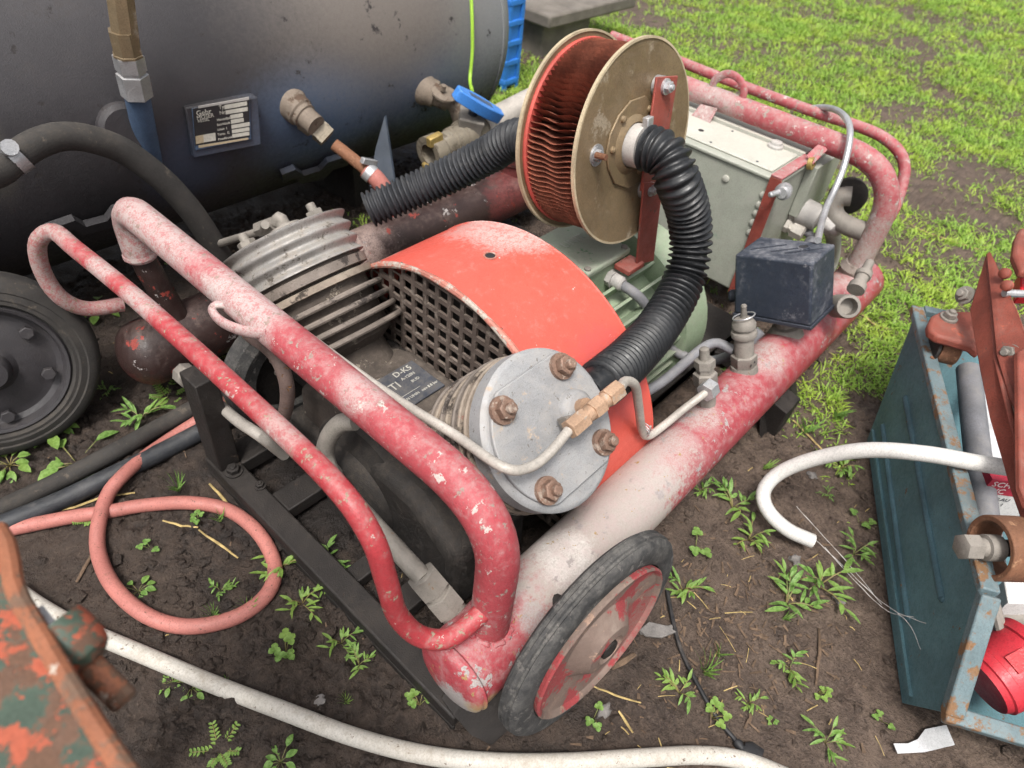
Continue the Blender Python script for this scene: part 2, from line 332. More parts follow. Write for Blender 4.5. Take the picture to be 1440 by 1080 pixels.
paint('fg_green', (.048, .072, .052), chips=[((.34, .08, .042), 26, .52, .545, .4), ((.12, .065, .042), 36, .52, .57, .4)], rough=.5, var=.3)
paint('fg_edge', (.27, .10, .05), chips=[((.15, .09, .06), 40, .50, .58, .2), ((.42, .36, .30), 24, .66, .70, .2)], rough=.6)
paint('concrete', (.16, .14, .12), rough=.9, bump=1, dust=((.22, .20, .18), .1))
paint('paper', (.52, .52, .53), rough=.8, chips=[((.2, .18, .16), 60, .66, .72, .1)])
paint('straw', (.42, .31, .13), rough=.8, var=.4, vs=40)
paint('twig', (.13, .085, .055), rough=.85, var=.4, vs=40)
paint('stone', (.19, .175, .165), rough=.85, var=.3, vs=30)
def leafmat(name, a, b, tr=.35, dead=0.):
    n = NT(name); c = n.mix(n.step(n.noise(160, 2), .35, .65), a, b); c = n.mix(n.step(n.noise(5, 2), .42, .65, 0, .55), c, tuple(x * f for x, f in zip(b, (1.2, 1.0, .7))))
    c = n.mix(n.step(n.noise(23, 3), .5, .62, 0, .35), c, tuple(x * .55 for x in a))
    if dead: c = n.mix(n.step(n.noise(210, 1), .66 - dead, .70 - dead, 0, .9), c, (.34, .27, .13))
    n.fin(c, .5, 0, None, .4)
    t = n.new('ShaderNodeBsdfTranslucent'); n.set(t.inputs[0], c); mx = n.new('ShaderNodeMixShader'); mx.inputs[0].default_value = tr
    n.t.links.new(n.b.outputs[0], mx.inputs[1]); n.t.links.new(t.outputs[0], mx.inputs[2]); n.t.links.new(mx.outputs[0], n.out.inputs[0])
leafmat('grass_leaf', (.17, .34, .035), (.42, .62, .115), .4, .03); leafmat('weed_leaf', (.12, .24, .045), (.24, .40, .11)); leafmat('stalk', (.14, .20, .06), (.25, .2, .1), .1)
# bare earth
def earth(name, k=1.):
    n = NT(name); big = n.noise(1.6, 3, .6); mid = n.noise(18, 4, .7); fine = n.noise(150, 3, .75)
    def K(*c): return tuple(x * k for x in c)
    c = n.mix(n.step(mid, .34, .66), K(.020, .0135, .0105), K(.050, .035, .027)); c = n.mix(n.step(big, .42, .64, 0, .5), c, K(.066, .047, .036))
    px = n.xyz(); far = n.math('ADD', px[0], n.math('MULTIPLY', px[1], -.75)); wet = n.step(far, .15, 1.3)
    c = n.mix(n.math('MULTIPLY', wet, .75), c, n.mix(n.step(mid, .34, .66), K(.080, .054, .041), K(.158, .113, .086)))
    c = n.mix(n.math('MULTIPLY', n.step(fine, .52, .72, 0, .55), n.math('ADD', n.math('MULTIPLY', wet, .6), .4)), c, K(.20, .150, .115)); c = n.mix(n.step(fine, .46, .33, 0, .7), c, K(.024, .017, .014))
    oil_shade = n.step(n.math('ADD', n.dist((.95, .85, 0), (.75, 1.25, 1)), n.math('MULTIPLY', mid, .5)), .62, .85, .85, 0); c = n.mix(oil_shade, c, (.014, .011, .010))  # oil-soaked soil, painted darker to deepen the shade under the machine
    n.fin(c, n.step(mid, .35, .7, .6, .9), 0, n.bump(n.math('ADD', n.math('MULTIPLY', mid, .5), n.math('MULTIPLY', fine, .8)), 1, .008), .4)
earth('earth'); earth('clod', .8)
# ------------------------------------------------------------------ ground
_perm = rng.random((256, 256))
def vnoise(x, y):
    x = np.asarray(x, float); y = np.asarray(y, float); xi = np.floor(x).astype(int); yi = np.floor(y).astype(int); fx = x - xi; fy = y - yi
    fx = fx * fx * (3 - 2 * fx); fy = fy * fy * (3 - 2 * fy); a = _perm[xi % 256, yi % 256]; b = _perm[(xi + 1) % 256, yi % 256]
    c = _perm[xi % 256, (yi + 1) % 256]; d = _perm[(xi + 1) % 256, (yi + 1) % 256]
    return (a * (1 - fx) + b * fx) * (1 - fy) + (c * (1 - fx) + d * fx) * fy
def fbm(x, y, s, o=4, g=.5):
    t = 0; a = 1; w = 0
    for k in range(o): t = t + a * vnoise(x * s + 17 * k, y * s + 31 * k); w += a; a *= g; s *= 2.07
    return t / w - .5
def clods(x, y, s, seed, a1, a2, w):
    x = x * s; y = y * s; xi = np.floor(x).astype(int); yi = np.floor(y).astype(int); sh = np.broadcast(x, y).shape; d1 = np.full(sh, 9.); d2 = np.full(sh, 9.); hc = np.zeros(sh)
    for a in (-1, 0, 1):
        for b in (-1, 0, 1):
            i, j = xi + a, yi + b; jx = _perm[(i * 7 + seed) % 256, (j * 13) % 256]; jy = _perm[(i * 11 + 5) % 256, (j * 3 + seed) % 256]; hh = _perm[(i * 5 + 3) % 256, (j * 17 + seed) % 256]
            d = np.hypot(x - i - jx, y - j - jy); c = d < d1
            d2 = np.where(c, d1, np.minimum(d2, d)); hc = np.where(c, hh, hc); d1 = np.where(c, d, d1)
    t = np.clip((d2 - d1) / w, 0, 1); return a1 * (hc ** 2 - .33) + a2 * (t * (2 - t) - .8)
def hgt(x, y):
    x = np.asarray(x, float); y = np.asarray(y, float)
    rough = .35 + .65 * np.clip((fbm(x, y, 1.3, 2) + .18) * 4, 0, 1)
    h = .05 * fbm(x, y, 1.1, 3) + .030 * rough * fbm(x, y, 9, 4, .6)
    cl = np.abs(fbm(x + 3, y, 21, 3, .55)); h = h + rough * .020 * (np.clip(cl, 0, .16) - .08)
    wx, wy = x + .022 * fbm(x, y, 38, 3, .6), y + .022 * fbm(x + 5, y, 38, 3, .6); pm = np.clip((fbm(x + 2, y + 7, 3.1, 3) + .16) * 3.2, .1, 1)
    h = h + rough * pm * (clods(wx, wy, 21, 3, .014, .008, .28) + clods(wx, wy, 50, 9, .009, .007, .3)) + .004 * fbm(x, y, 110, 2)
    return h * np.clip(3.5 - .12 * np.hypot(x, y), .3, 1) - .008
def gspace(lo, hi, d, far, grow=1.22):
    a = list(np.arange(lo, hi, d)); s = d
    while a[-1] < far: s *= grow; a.append(a[-1] + s)
    s = d
    while a[0] > -far: s *= grow; a.insert(0, a[0] - s)
    return np.array(a)
gx = gspace(-.15, 2.6, .0058, 120, 1.14); gy = gspace(-.7, 1.9, .0058, 120, 1.14)
GX, GY = np.meshgrid(gx, gy, indexing='ij'); GZ = hgt(GX, GY)
me = bpy.data.meshes.new('ground'); nx, ny = len(gx), len(gy)
idx = np.arange(nx * ny).reshape(nx, ny)
quads = np.stack([idx[:-1, :-1], idx[1:, :-1], idx[1:, 1:], idx[:-1, 1:]], -1).reshape(-1, 4)
me.vertices.add(nx * ny); me.vertices.foreach_set('co', np.stack([GX, GY, GZ], -1).reshape(-1))
me.loops.add(quads.size); me.loops.foreach_set('vertex_index', quads.reshape(-1)); me.polygons.add(len(quads))
me.polygons.foreach_set('loop_start', np.arange(0, quads.size, 4)); me.polygons.foreach_set('use_smooth', np.ones(len(quads), bool))
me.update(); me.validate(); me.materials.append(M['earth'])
ground = bpy.data.objects.new('ground', me); COL.objects.link(ground); ground['kind'] = 'structure'; ground['label'] = 'wet dark brown trampled earth'
def gz(x, y): return float(hgt(x, y))
def AG(px, py, up=0):
    z = 0
    for _ in range(4): p = AZ(px, py, z + up); z = gz(p.x, p.y)
    return AZ(px, py, z + up)

# ------------------------------------------------------------------ compressor on its tubular skid
CP = thing('air_compressor', 'worn red twin tank piston air compressor on a tubular skid with wheels', 'compressor', (1.1, .8, 0))
TY, TZ, TR = .327, .14, .069
FY = 1.36
def dome(x0, x1, r, d):
    k = [(x0 - d * math.cos(a), r * math.sin(a)) for a in np.linspace(0.02, math.pi / 2, 8)]
    e = [(x1 + d * math.sin(a), r * math.cos(a)) for a in np.linspace(0, math.pi / 2 - .02, 8)]
    return k + [(x, r) for x in np.linspace(x0, x1, 24)[1:-1]] + e
tk = MB().lathe(dome(.360, 2.06, TR, .016), (0, TY, TZ), (1, 0, 0), 40).build('air_tank', 'red_tank', CP)
tk['label'] = 'near red air tank with chalky white dust patch'
MB().ring([(0, TR - .002), (.006, TR + .0035), (.012, TR - .002)], (.362, TY, TZ), (1, 0, 0)).build('weld_seam', 'red_tank', tk)
ft = MB().lathe(dome(.385, 1.80, .078, .06), (0, FY, TZ), (1, 0, 0), 40).build('air_tank', 'far_tank', CP)
ft['label'] = 'far air tank with peeling dark brown paint'
# stub on the far tank behind the second hose
p = AY(722, 245, FY)
MB().lathe([(-.02, .045), (.05, .045), (.055, .05), (.085, .05), (.09, .035)], (1.62, FY, TZ + .05), (0, 0, 1), 20).build('tank_stub', 'far_tank', ft)

# front handle: one bent pipe standing on both tanks
hx = .442
path = fillet([(hx, .327, .17), (hx, .327, .49), (hx, 1.372, .49), (hx, 1.372, .37)], [.13, .085], 14)
path = resample(path, .02)
fh = MB().tube(path, .0325, 26).build('front_handle', 'red_tube', CP)
fh['label'] = 'front lifting handle of thick red pipe with pale faded end'
MB().tube(resample([(hx, 1.372, .375), (hx + .015, 1.365, .28), (hx + .03, 1.352, .18)], .02), [.024, .0255, .027, .0265, .027, .027, .028, .028, .029, .03][:len(resample([(hx, 1.372, .375), (hx + .015, 1.365, .28), (hx + .03, 1.352, .18)], .02))], 20).build('handle_leg', 'far_tank', fh)
MB().ring([(-.012, .020), (-.010, .028), (-.002, .0345), (.006, .034), (.006, .02)], (hx, 1.372, .374), (0, .1, 1), 28).build('paint_edge', 'red_tube', fh)
MB().tube([V(hx + .036 * math.cos(a), .327 + .034 * math.sin(a), .205 - .010 * math.sin(a) ** 2 + .002 * math.sin(9 * a)) for a in np.linspace(0, 2 * math.pi, 60)[:-1]], [.006 + .0015 * math.sin(17 * a) for a in np.linspace(0, 2 * math.pi, 60)[:-1]], 8, closed=True).build('weld_bead', 'red_tank', fh)

# front push bar of thinner rod, looped at both ends
bar = [(.425, .325, .275), (.36, .335, .262), (.325, .362, .275), (.305, .388, .33), (.300, .402, .41), (.298, .425, .492), (.298, .50, .535), (.298, .70, .542), (.298, 1.0, .535), (.298, 1.24, .512)]
bar += [tuple(AY(75, 326, 1.33)), tuple(AY(53, 342, 1.37)), tuple(AY(60, 382, 1.39)), tuple(AY(85, 418, 1.39)), tuple(AY(122, 434, 1.39)), tuple(AY(172, 428, 1.385))]
rb = MB().tube(resample(spline(bar, 8), .012), .0158, 18).build('push_bar', 'red_rod', CP); rb['label'] = 'front push bar of thin red rod'
# flat lifting eye and rusty hook on the front handle
eye = spline([AX(378, 470, .42), AX(345, 466, .405), AX(314, 454, .395), AX(299, 438, .395), AX(304, 429, .405), AX(320, 430, .42), AX(330, 440, .44)], 6)
MB().tube(eye, .0095, 10, flat=(.75, 1.2)).build('lifting_eye', 'red_tube', CP, ang=50)
hk = spline([AX(350, 470, .46), AX(385, 497, .455), AX(402, 535, .45), AX(403, 570, .45), AX(392, 596, .45), AX(375, 606, .45)], 6)
MB().tube(hk, .0135, 14).build('hook', 'rust_hook', CP)

# rear handle and rear bar
rx = 1.97
rh = MB().tube(resample(fillet([(rx, .335, .17), (rx, .335, .515), (rx, 1.37, .515), (rx, 1.37, .17)], [.16, .12], 14), .02), .031, 24).build('rear_handle', 'red_rear', CP)
rh['label'] = 'rear lifting handle of thick red pipe caked with dry mud'
rb = [AX(1243, 318, 2.02), AX(1258, 292, 2.06), AX(1269, 258, 2.10), AX(1272, 235, 2.12), AX(1264, 213, 2.125), AX(1240, 192, 2.125), AX(1205, 177, 2.125), AX(1150, 159, 2.125), AX(1080, 134, 2.125), AX(1000, 104, 2.125), AX(940, 80, 2.125), AX(860, 50, 2.125)]
MB().tube(resample(spline(rb, 8), .015), .0155, 16).build('push_bar', 'red_rear', CP)
ring = spline([AX(1000, 128, rx), AX(1006, 112, rx), AX(1024, 104, rx), AX(1040, 112, rx), AX(1046, 128, rx), AX(1043, 142, rx)], 6)
MB().tube(ring, .0095, 10, flat=(1.2, .7)).build('lifting_eye', 'red_rear', CP, ang=50)
MB().lathe([(-.005, .04), (.012, .046), (.03, .036)], (rx, .335, .205), (0, 0, 1), 24).build('weld_bead', 'mud_crust', rh)

# bottom frame of dark channel iron
fr = MB()
fr.b2((.342, .30, .012), (.392, 1.075, .048)); fr.b2((.342, .30, -.01), (.35, 1.075, .012))
fo = fr.build('frame_beam', 'dark_iron', CP, bevel=.004)
MB().slab([(.345, .305, .052), (.345, .262, .05), (.372, .236, -.005), (.42, .232, -.005), (.43, .25, .10), (.42, .31, .11)], (.004, .035, 0)).build('frame_foot', 'dark_iron', CP, bevel=.005)
for i, (lo, hi) in enumerate([((.392, .84, .012), (1.75, .90, .045)), ((.392, .50, .012), (1.75, .55, .045)), ((.394, .62, .002), (.74, .66, .03)), ((.62, .30, .0), (.68, 1.4, .02)), ((1.55, .30, .005), (1.62, 1.4, .035)), ((.392, 1.01, .01), (.60, 1.075, .046))]):
    MB().b2(lo, hi).build('frame_beam', 'dark_iron', CP, bevel=.003)
MB().b2((.346, 1.015, .05), (.392, 1.075, .30)).build('frame_leg', 'dark_iron', CP, bevel=.003)
MB().bolt((.367, 1.0, .049), (0, 0, 1), .014, stud=.2).build('bolt', 'dark_iron', fo)
MB().bolt((.385, .93, .049), (0, 0, 1), .009, stud=.3).build('bolt', 'dark_iron', fo)
MB().slab([(1.42, .28, .09), (1.50, .28, .09), (1.49, .285, -.03), (1.435, .285, -.03)], (0, -.05, -.01)).build('rear_foot', 'dark_iron', CP, bevel=.003)

# ---- wheels
def wheel(name, c, axis, Rr, w, tyre, disc, parent, rim=.80, bolts=5, hub=.3):
    c = Vector(c); a = Vector(axis).normalized()
    t = MB().ring([(-w * .5, Rr * .80), (-w * .52, Rr * .90), (-w * .40, Rr * .975), (-w * .2, Rr), (-w * .17, Rr * .985), (-w * .05, Rr * .985), (-w * .03, Rr * 1.002), (w * .03, Rr * 1.002), (w * .05, Rr * .985), (w * .17, Rr * .985), (w * .2, Rr), (w * .40, Rr * .975), (w * .52, Rr * .90), (w * .5, Rr * .83), (w * .44, Rr * .80), (w * .2, Rr * .70), (-w * .2, Rr * .70)], c, a, 64).build('tyre', tyre, parent)
    return t
wax = Vector((-.07, -.985, .06)).normalized(); wc = V(.560, .2130, .180)
wr = MB().ring([(-.008, .13), (-.012, .172), (-.009, .190), (-.003, .199), (-.001, .196), (.004, .196), (.006, .200), (.012, .200), (.014, .196), (.018, .195), (.020, .198), (.027, .191), (.030, .180), (.031, .165), (.028, .154), (.012, .148), (-.003, .13)], wc, wax, 72).build('wheel', 'rubber', CP)
wr['label'] = 'near wheel with black rubber tyre and rusty red disc'
hub = MB().lathe([(-.02, .140), (.020, .150), (.034, .152), (.037, .149), (.035, .145), (.029, .141), (.024, .115), (.022, .078), (.028, .070), (.048, .048), (.050, .030), (.036, .026), (.035, .0)], wc, wax, 60).build('wheel_disc', 'hub_red', wr)
MB().lathe([(.0, .02), (.03, .018), (.033, .010)], wc + wax * .02, wax, 14).build('axle_end', 'dark_iron', wr)
w2 = MB().ring([(-.03, .10), (-.034, .135), (-.02, .155), (.0, .158), (.02, .155), (.034, .135), (.03, .10)], (.60, 1.13, .125), (0, -1, 0), 56).build('wheel', 'rubber', CP)
w2['label'] = 'far wheel, black and mostly hidden under the front handle'
MB().lathe([(-.02, .10), (.01, .105), (.015, .05), (.02, 0)], (.60, 1.13, .125), (0, -1, 0), 30).build('wheel_disc', 'dark_iron', w2)
MB().tube([(.556, .215, .188), (.60, 1.13, .128)], .014, 12).build('axle', 'dark_iron', CP)

# ---- crankcase
KY, KZ = .757, .12
cc = MB().lathe([(-.02, .10), (0, .135), (.02, .15), (.20, .15), (.22, .14)], (.515, KY, KZ), (1, 0, 0), 40)
cc.build('crankcase', 'crank', CP)
MB().lathe([(-.03, .04), (-.028, .085), (-.012, .105), (0, .11), (.02, .15), (.05, .155)], (.485, KY - .03, KZ + .01), (1, 0, 0), 44).build('crankcase_cover', 'black_cast', CP)
MB().bolt((.455, KY - .01, KZ + .075), (-1, 0, 0), .022, stud=.5).build('bolt', 'grey_metal', CP)
MB().slab([(.485, .77, .02), (.485, .77, .22), (.485, .66, .265), (.485, .56, .262), (.485, .45, .19), (.485, .44, .02)], (.20, 0, 0)).build('crankcase_housing', 'black_cast', CP, bevel=.028, seg=3)
MB().b2((.50, .56, .008), (.75, .98, .16)).build('sump', 'black_cast', CP, bevel=.015)
MB().b2((.78, .50, .012), (1.72, .98, .05)).build('base_plate', 'dark_iron', CP)
aR = V(0, -math.sin(R(44)), math.cos(R(44))); cR = V(.638, .404, .460)
aL = V(0, math.sin(R(43)), math.cos(R(43))); cL = AX(398, 332, .64)
# shoulders from the barrels into the crankcase, with the plate deck in between
dk = MB()
dk.slab([(.52, .60, .10), (.52, .62, .25), (.52, .70, .285), (.52, .84, .285), (.52, .95, .24), (.52, .96, .10)], (.215, 0, 0))
dk.build('crankcase_deck', 'crank', CP, bevel=.015, seg=3)

def fin_disc(c, a, t, r, th, flat=None, n=48):
    return MB().lathe([(t - th / 2, r * .6), (t - th / 2, r - th * .3), (t - th * .2, r), (t + th * .2, r), (t + th / 2, r - th * .3), (t + th / 2, r * .6)], c, a, n)
# near cylinder (right bank)
cyl = MB().lathe([(-.30, .085), (-.21, .09), (-.20, .115), (-.03, .118)], cR, aR, 44).build('cylinder', 'dirty_fin', CP)
cyl['label'] = 'right cylinder leaning towards the near tank, its round head dusty grey'
# head disc with two ground flats
Rh = .131; hd = MB(); mm = MX(cR, aR, V(1, 0, 0))
def flatdisc(r, lo, hi, d, m=64):
    pts = []
    for k in range(m):
        A = 2 * math.pi * k / m; pts.append((r * math.cos(A), r * math.sin(A)))
    return pts
hd.lathe([(-.036, Rh), (-.006, Rh), (-.001, Rh - .005), (0, Rh - .010)], cR, aR, 72)
head = hd.build('cylinder_head', 'alu_face', cyl)
head['label'] = 'round dusty aluminium cylinder head with four nuts'
# raised middle band between the flats
x_, y_, a_ = basis(aR); 
u1 = (AP(792, 515, cR, aR) - cR); u2 = (AP(770, 690, cR, aR) - cR)
chord = (AP(735, 540, cR, aR) - AP(788, 503, cR, aR)).normalized(); per = aR.cross(chord).normalized()
if per.dot(AP(715, 490, cR, aR) - cR) < 0: per = -per
band = []
for A in np.linspace(0, 2 * math.pi, 80)[:-1]:
    q = chord * math.cos(A) + per * math.sin(A); q = q * (Rh - .012)
    h = q.dot(per); lim = .100
    if abs(h) > lim: q = q - per * (h - math.copysign(lim, h))
    band.append(cR + q)
MB().slab([b - aR * .001 for b in band], aR * .009).build('head_face', 'alu_face', head, bevel=.002)
for (px, py) in [(790, 515), (707, 577), (849, 622), (770, 690)]:
    MB().bolt(AP(px, py, cR + aR * .012, aR), aR, .0165, stud=.55).build('bolt', 'brown_bolt', head)
boss = AP(808, 575, cR + aR * .008, aR)
MB().lathe([(-.003, .034), (.012, .030), (.016, .022)], boss, aR, 28).build('outlet_boss', 'alu_face', head, ang=50)
for k, t in enumerate(np.linspace(-.052, -.205, 10)):
    fin_disc(cR, aR, t, .134 - .002 * k + .003 * ((k * 7) % 3 - 1), .0075).build('fin', ['dirty_fin', 'dirty_fin', 'old_fin'][k % 3], cyl)
MB().tube([cR + aR * -.10 + V(-.10, -.02, 0), cR + aR * -.10 + V(-.145, -.035, -.005)], .02, 16).build('intake_stub', 'grey_metal', cyl)
MB().ring([(-.01, .02), (-.01, .045), (.006, .045), (.006, .036), (.0, .022)], cR + aR * -.10 + V(-.118, -.02, -.005), V(-1, -.2, 0)).build('stub_flange', 'crank', cyl)
# far cylinder (left bank)
cyl2 = MB().lathe([(-.36, .095), (-.27, .085), (-.255, .112), (-.10, .114), (-.095, .125), (-.078, .125)], cL, aL, 40).build('cylinder', 'crank', CP)
cyl2['label'] = 'left cylinder leaning towards the far tank, with a ridged aluminium head'
pr = []
for t in np.linspace(-.088, -.004, 40):
    w = math.cos((t + .004) / .028 * 2 * math.pi); pr.append((t, .130 + .0055 * w))
hd2 = MB().lathe([(-.09, .10)] + pr + [(0, .118), (.002, .10)], cL, aL, 60).build('cylinder_head', 'alu_fin', cyl2)
hd2['label'] = 'bright ridged aluminium cylinder head'
MB().lathe([(-.115, .12), (-.114, .131), (-.096, .131), (-.094, .118)], cL, aL, 56).build('gasket_flange', 'old_fin', cyl2)
MB().lathe([(-.136, .11), (-.135, .134), (-.122, .134), (-.12, .118)], cL, aL, 56).build('barrel_flange', 'dirty_fin', cyl2)
for k, t in enumerate([-.162, -.188, -.214, -.240]):
    fin_disc(cL, aL, t, .139 + .003 * k, .0115, n=56).build('fin', 'old_fin', cyl2)
for (px, py) in [(352, 352), (447, 309)]:
    MB().bolt(AP(px, py, cL + aL * .004, aL), aL, .019, stud=.75).build('bolt', 'grey_metal', hd2)
fb = AP(404, 326, cL + aL * .003, aL)
MB().lathe([(0, .036), (.012, .032), (.014, .015), (.03, .012)], fb, aL, 24).build('outlet_boss', 'grey_metal', hd2)
# plate on the crankcase deck
nm = MX((.628, .772, .287), (0, 0, 1), V(0, 1, 0))   # x_local = up x axis
q0 = V(.63, .765, .288); ux = V(1, 0, 0); uy = V(0, 1, 0)
npm = Matrix(((1, 0, 0, q0.x), (0, 1, 0, q0.y), (0, 0, 1, q0.z), (0, 0, 0, 1)))
np_ = MB().box(q0, (.155, .10, .004)).build('name_plate', 'nameplate', CP, bevel=.0015)
def nt(s, size, x, y): text(s, size, Matrix.Translation(q0 + V(x, y, .0022)), 'name_ink', 'lettering', np_)
nt('UTI', .027, -.030, .004); nt('TYP', .009, -.026, -.010)
nt('D-K5', .020, .018, .030); nt('A-120N', .0105, .022, .015); nt('BUD', .010, .034, -.002); nt('TAN UMIN', .009, -.018, -.034); nt('mm 8.8 bar', .009, .032, -.034); nt('_______', .016, -.018, -.018)

# ---- belt guard
GC = V(0, KY - .002, .115); GR = .38; gx0, gx1 = .742, 1.0
def arcpt(x, a, r): return V(x, GC.y - math.cos(a) * r, GC.z + math.sin(a) * r)
def arc_sheet(x0, x1, r0, r1, a0, a1, n=56, m=6):
    b = MB(); vs = []; fs = []
    for r in (r0, r1):
        for i in range(n + 1):
            for j in range(m + 1): vs.append(arcpt(x0 + (x1 - x0) * j / m, a0 + (a1 - a0) * i / n, r))
    o = (n + 1) * (m + 1)
    for i in range(n):
        for j in range(m):
            q = i * (m + 1) + j; fs.append((q, q + 1, q + m + 2, q + m + 1)); fs.append((o + q, o + q + m + 1, o + q + m + 2, o + q + 1))
        q = i * (m + 1); fs.append((q, q + m + 1, o + q + m + 1, o + q)); q += m; fs.append((q, o + q, o + q + m + 1, q + m + 1))
    for i in (0, n):
        for j in range(m): q = i * (m + 1) + j; fs.append((q, q + 1, o + q + 1, o + q))
    return b.add(vs, fs)
a0, a1 = R(-18), R(193)
gd = arc_sheet(gx0, gx1, GR, GR - .004, a0, a1).build('belt_guard', 'guard_red', CP)
gd['label'] = 'bright red curved sheet guard with a dark square mesh front'
lip = MB().tube([arcpt(gx0 + .001, a, GR - .003) for a in np.linspace(a0, a1, 60)], [.0055 + .002 * math.sin(7 * a) ** 2 for a in np.linspace(a0, a1, 60)], 8)
lip.build('guard_lip', 'guard_lip', gd)
MB().tube([arcpt(gx1 - .001, a, GR - .003) for a in np.linspace(a0, a1, 60)], .004, 8).build('guard_lip', 'guard_red', gd)
hp = AP(689, 363, (.88, .75, .49), (0, 0, 1)); hp.z = GC.z + math.sqrt(max(0, GR ** 2 - (hp.y - GC.y) ** 2)) + .0005
hn = V(0, hp.y - GC.y, hp.z - GC.z).normalized()
MB().lathe([(0, .010), (.0008, .010), (.0010, .0)], hp, hn, 20).build('guard_hole', 'cable_black', gd)
MB().ring([(0, .010), (.0016, .0105), (.0014, .014), (0, .0145)], hp, hn, 24).build('hole_rim', 'guard_lip', gd)
# mesh front: plate with square holes
gb = MB(); pt = .0345; wbar = .0105; xg = gx0 + .008; th = .006
yy = np.arange(GC.y - GR, GC.y + GR, pt); zz = np.arange(GC.z - .06, GC.z + GR, pt * .93)
for iy in yy:
    for iz in zz:
        cy, cz = iy + pt / 2, iz + pt * .465
        if math.hypot(cy - GC.y, cz - GC.z) > GR - .008: continue
        o = [(cy - pt / 2, cz - pt * .465), (cy + pt / 2, cz - pt * .465), (cy + pt / 2, cz + pt * .465), (cy - pt / 2, cz + pt * .465)]
        ih = pt / 2 - wbar / 2; iv = pt * .465 - wbar / 2; q = [(cy - ih, cz - iv), (cy + ih, cz - iv), (cy + ih, cz + iv), (cy - ih, cz + iv)]
        vs = [V(xg, *p) for p in o] + [V(xg, *p) for p in q] + [V(xg + th, *p) for p in q]
        fs = [(k, (k + 1) % 4, 4 + (k + 1) % 4, 4 + k) for k in range(4)] + [(4 + k, 4 + (k + 1) % 4, 8 + (k + 1) % 4, 8 + k) for k in range(4)]
        gb.add(vs, fs)
gb.build('guard_mesh', 'grille', gd, smooth=False)
MB().b2((gx0 - .02, .60, .18), (gx0 + .004, .93, .262)).build('guard_bracket', 'black_cast', gd, bevel=.012)
# fan wheel in the dark behind the mesh
MB().lathe([(0, .05), (.01, .30), (.05, .33), (.10, .33), (.10, .05)], (.80, KY, KZ), (1, 0, 0), 48).build('flywheel', 'black_cast', CP)

# ---- electric motor
mo = MB().lathe([(0, .15), (.005, .185), (.35, .185), (.36, .17)], (1.01, KY, KZ + .01), (1, 0, 0), 48).build('motor', 'green_motor', CP)
mo['label'] = 'pale green finned electric motor behind the red guard'
for k in range(26):
    A = R(-40) + R(260) * k / 25
    if R(72) < A < R(108): continue
    d = V(0, -math.cos(A), math.sin(A)); m = Matrix((V(1, 0, 0), d, V(1, 0, 0).cross(d))).transposed()
    MB().box(V(1.185, KY, KZ + .01) + d * .205, (.33, .055, .007), m).build('cooling_fin', 'green_motor', mo)
MB().lathe([(0, .20), (.005, .248), (.11, .246), (.135, .22), (.14, .12), (.142, 0)], (1.345, KY, KZ + .01), (1, 0, 0), 52).build('fan_cowl', 'green_motor', mo)
MB().lathe([(0, .17), (.002, .205), (.03, .21), (.032, .18)], (1.0, KY, KZ + .01), (1, 0, 0), 44).build('end_shield', 'green_motor', mo)
for yy_ in (KY - .20, KY + .14):
    MB().b2((1.08, yy_, .045), (1.40, yy_ + .06, .075)).build('motor_foot', 'green_motor', mo, bevel=.004)
tb = MB().b2((1.105, .685, .29), (1.255, .842, .385)).build('terminal_box', 'green_motor', mo, bevel=.006)
MB().b2((1.098, .678, .385), (1.262, .849, .402)).build('lid', 'green_lid', tb, bevel=.005, seg=3)
for sx, sy in ((1.110, .690), (1.250, .690), (1.110, .837), (1.250, .837)):
    MB().lathe([(0, .008), (.004, .0075), (.005, .004)], (sx, sy, .402), (0, 0, 1), 12).build('screw', 'grey_metal', tb)
text('UNIT', .032, Matrix.Translation((1.14, .775, .4022)) @ Matrix.Rotation(R(0), 4, 'Z'), 'grey_green', 'lettering', tb, .0004)
gl = V(1.20, .683, .345)
MB().lathe([(-.01, .020), (.012, .020), (.014, .024)], gl, (0, -1, 0), 6).lathe([(.012, .018), (.035, .018), (.04, .013)], gl, (0, -1, 0), 18).build('cable_gland', 'gland', tb)
cb = [gl + V(0, -.03, 0), AY(905, 425, .60), AY(935, 480, .56), AY(965, 502, .50), AY(1005, 507, .44), AY(1042, 490, .39), AY(1070, 465, .37)]
MB().tube(resample(spline(cb, 8), .015), .0125, 14).build('motor_cable', 'cable_grey', CP)
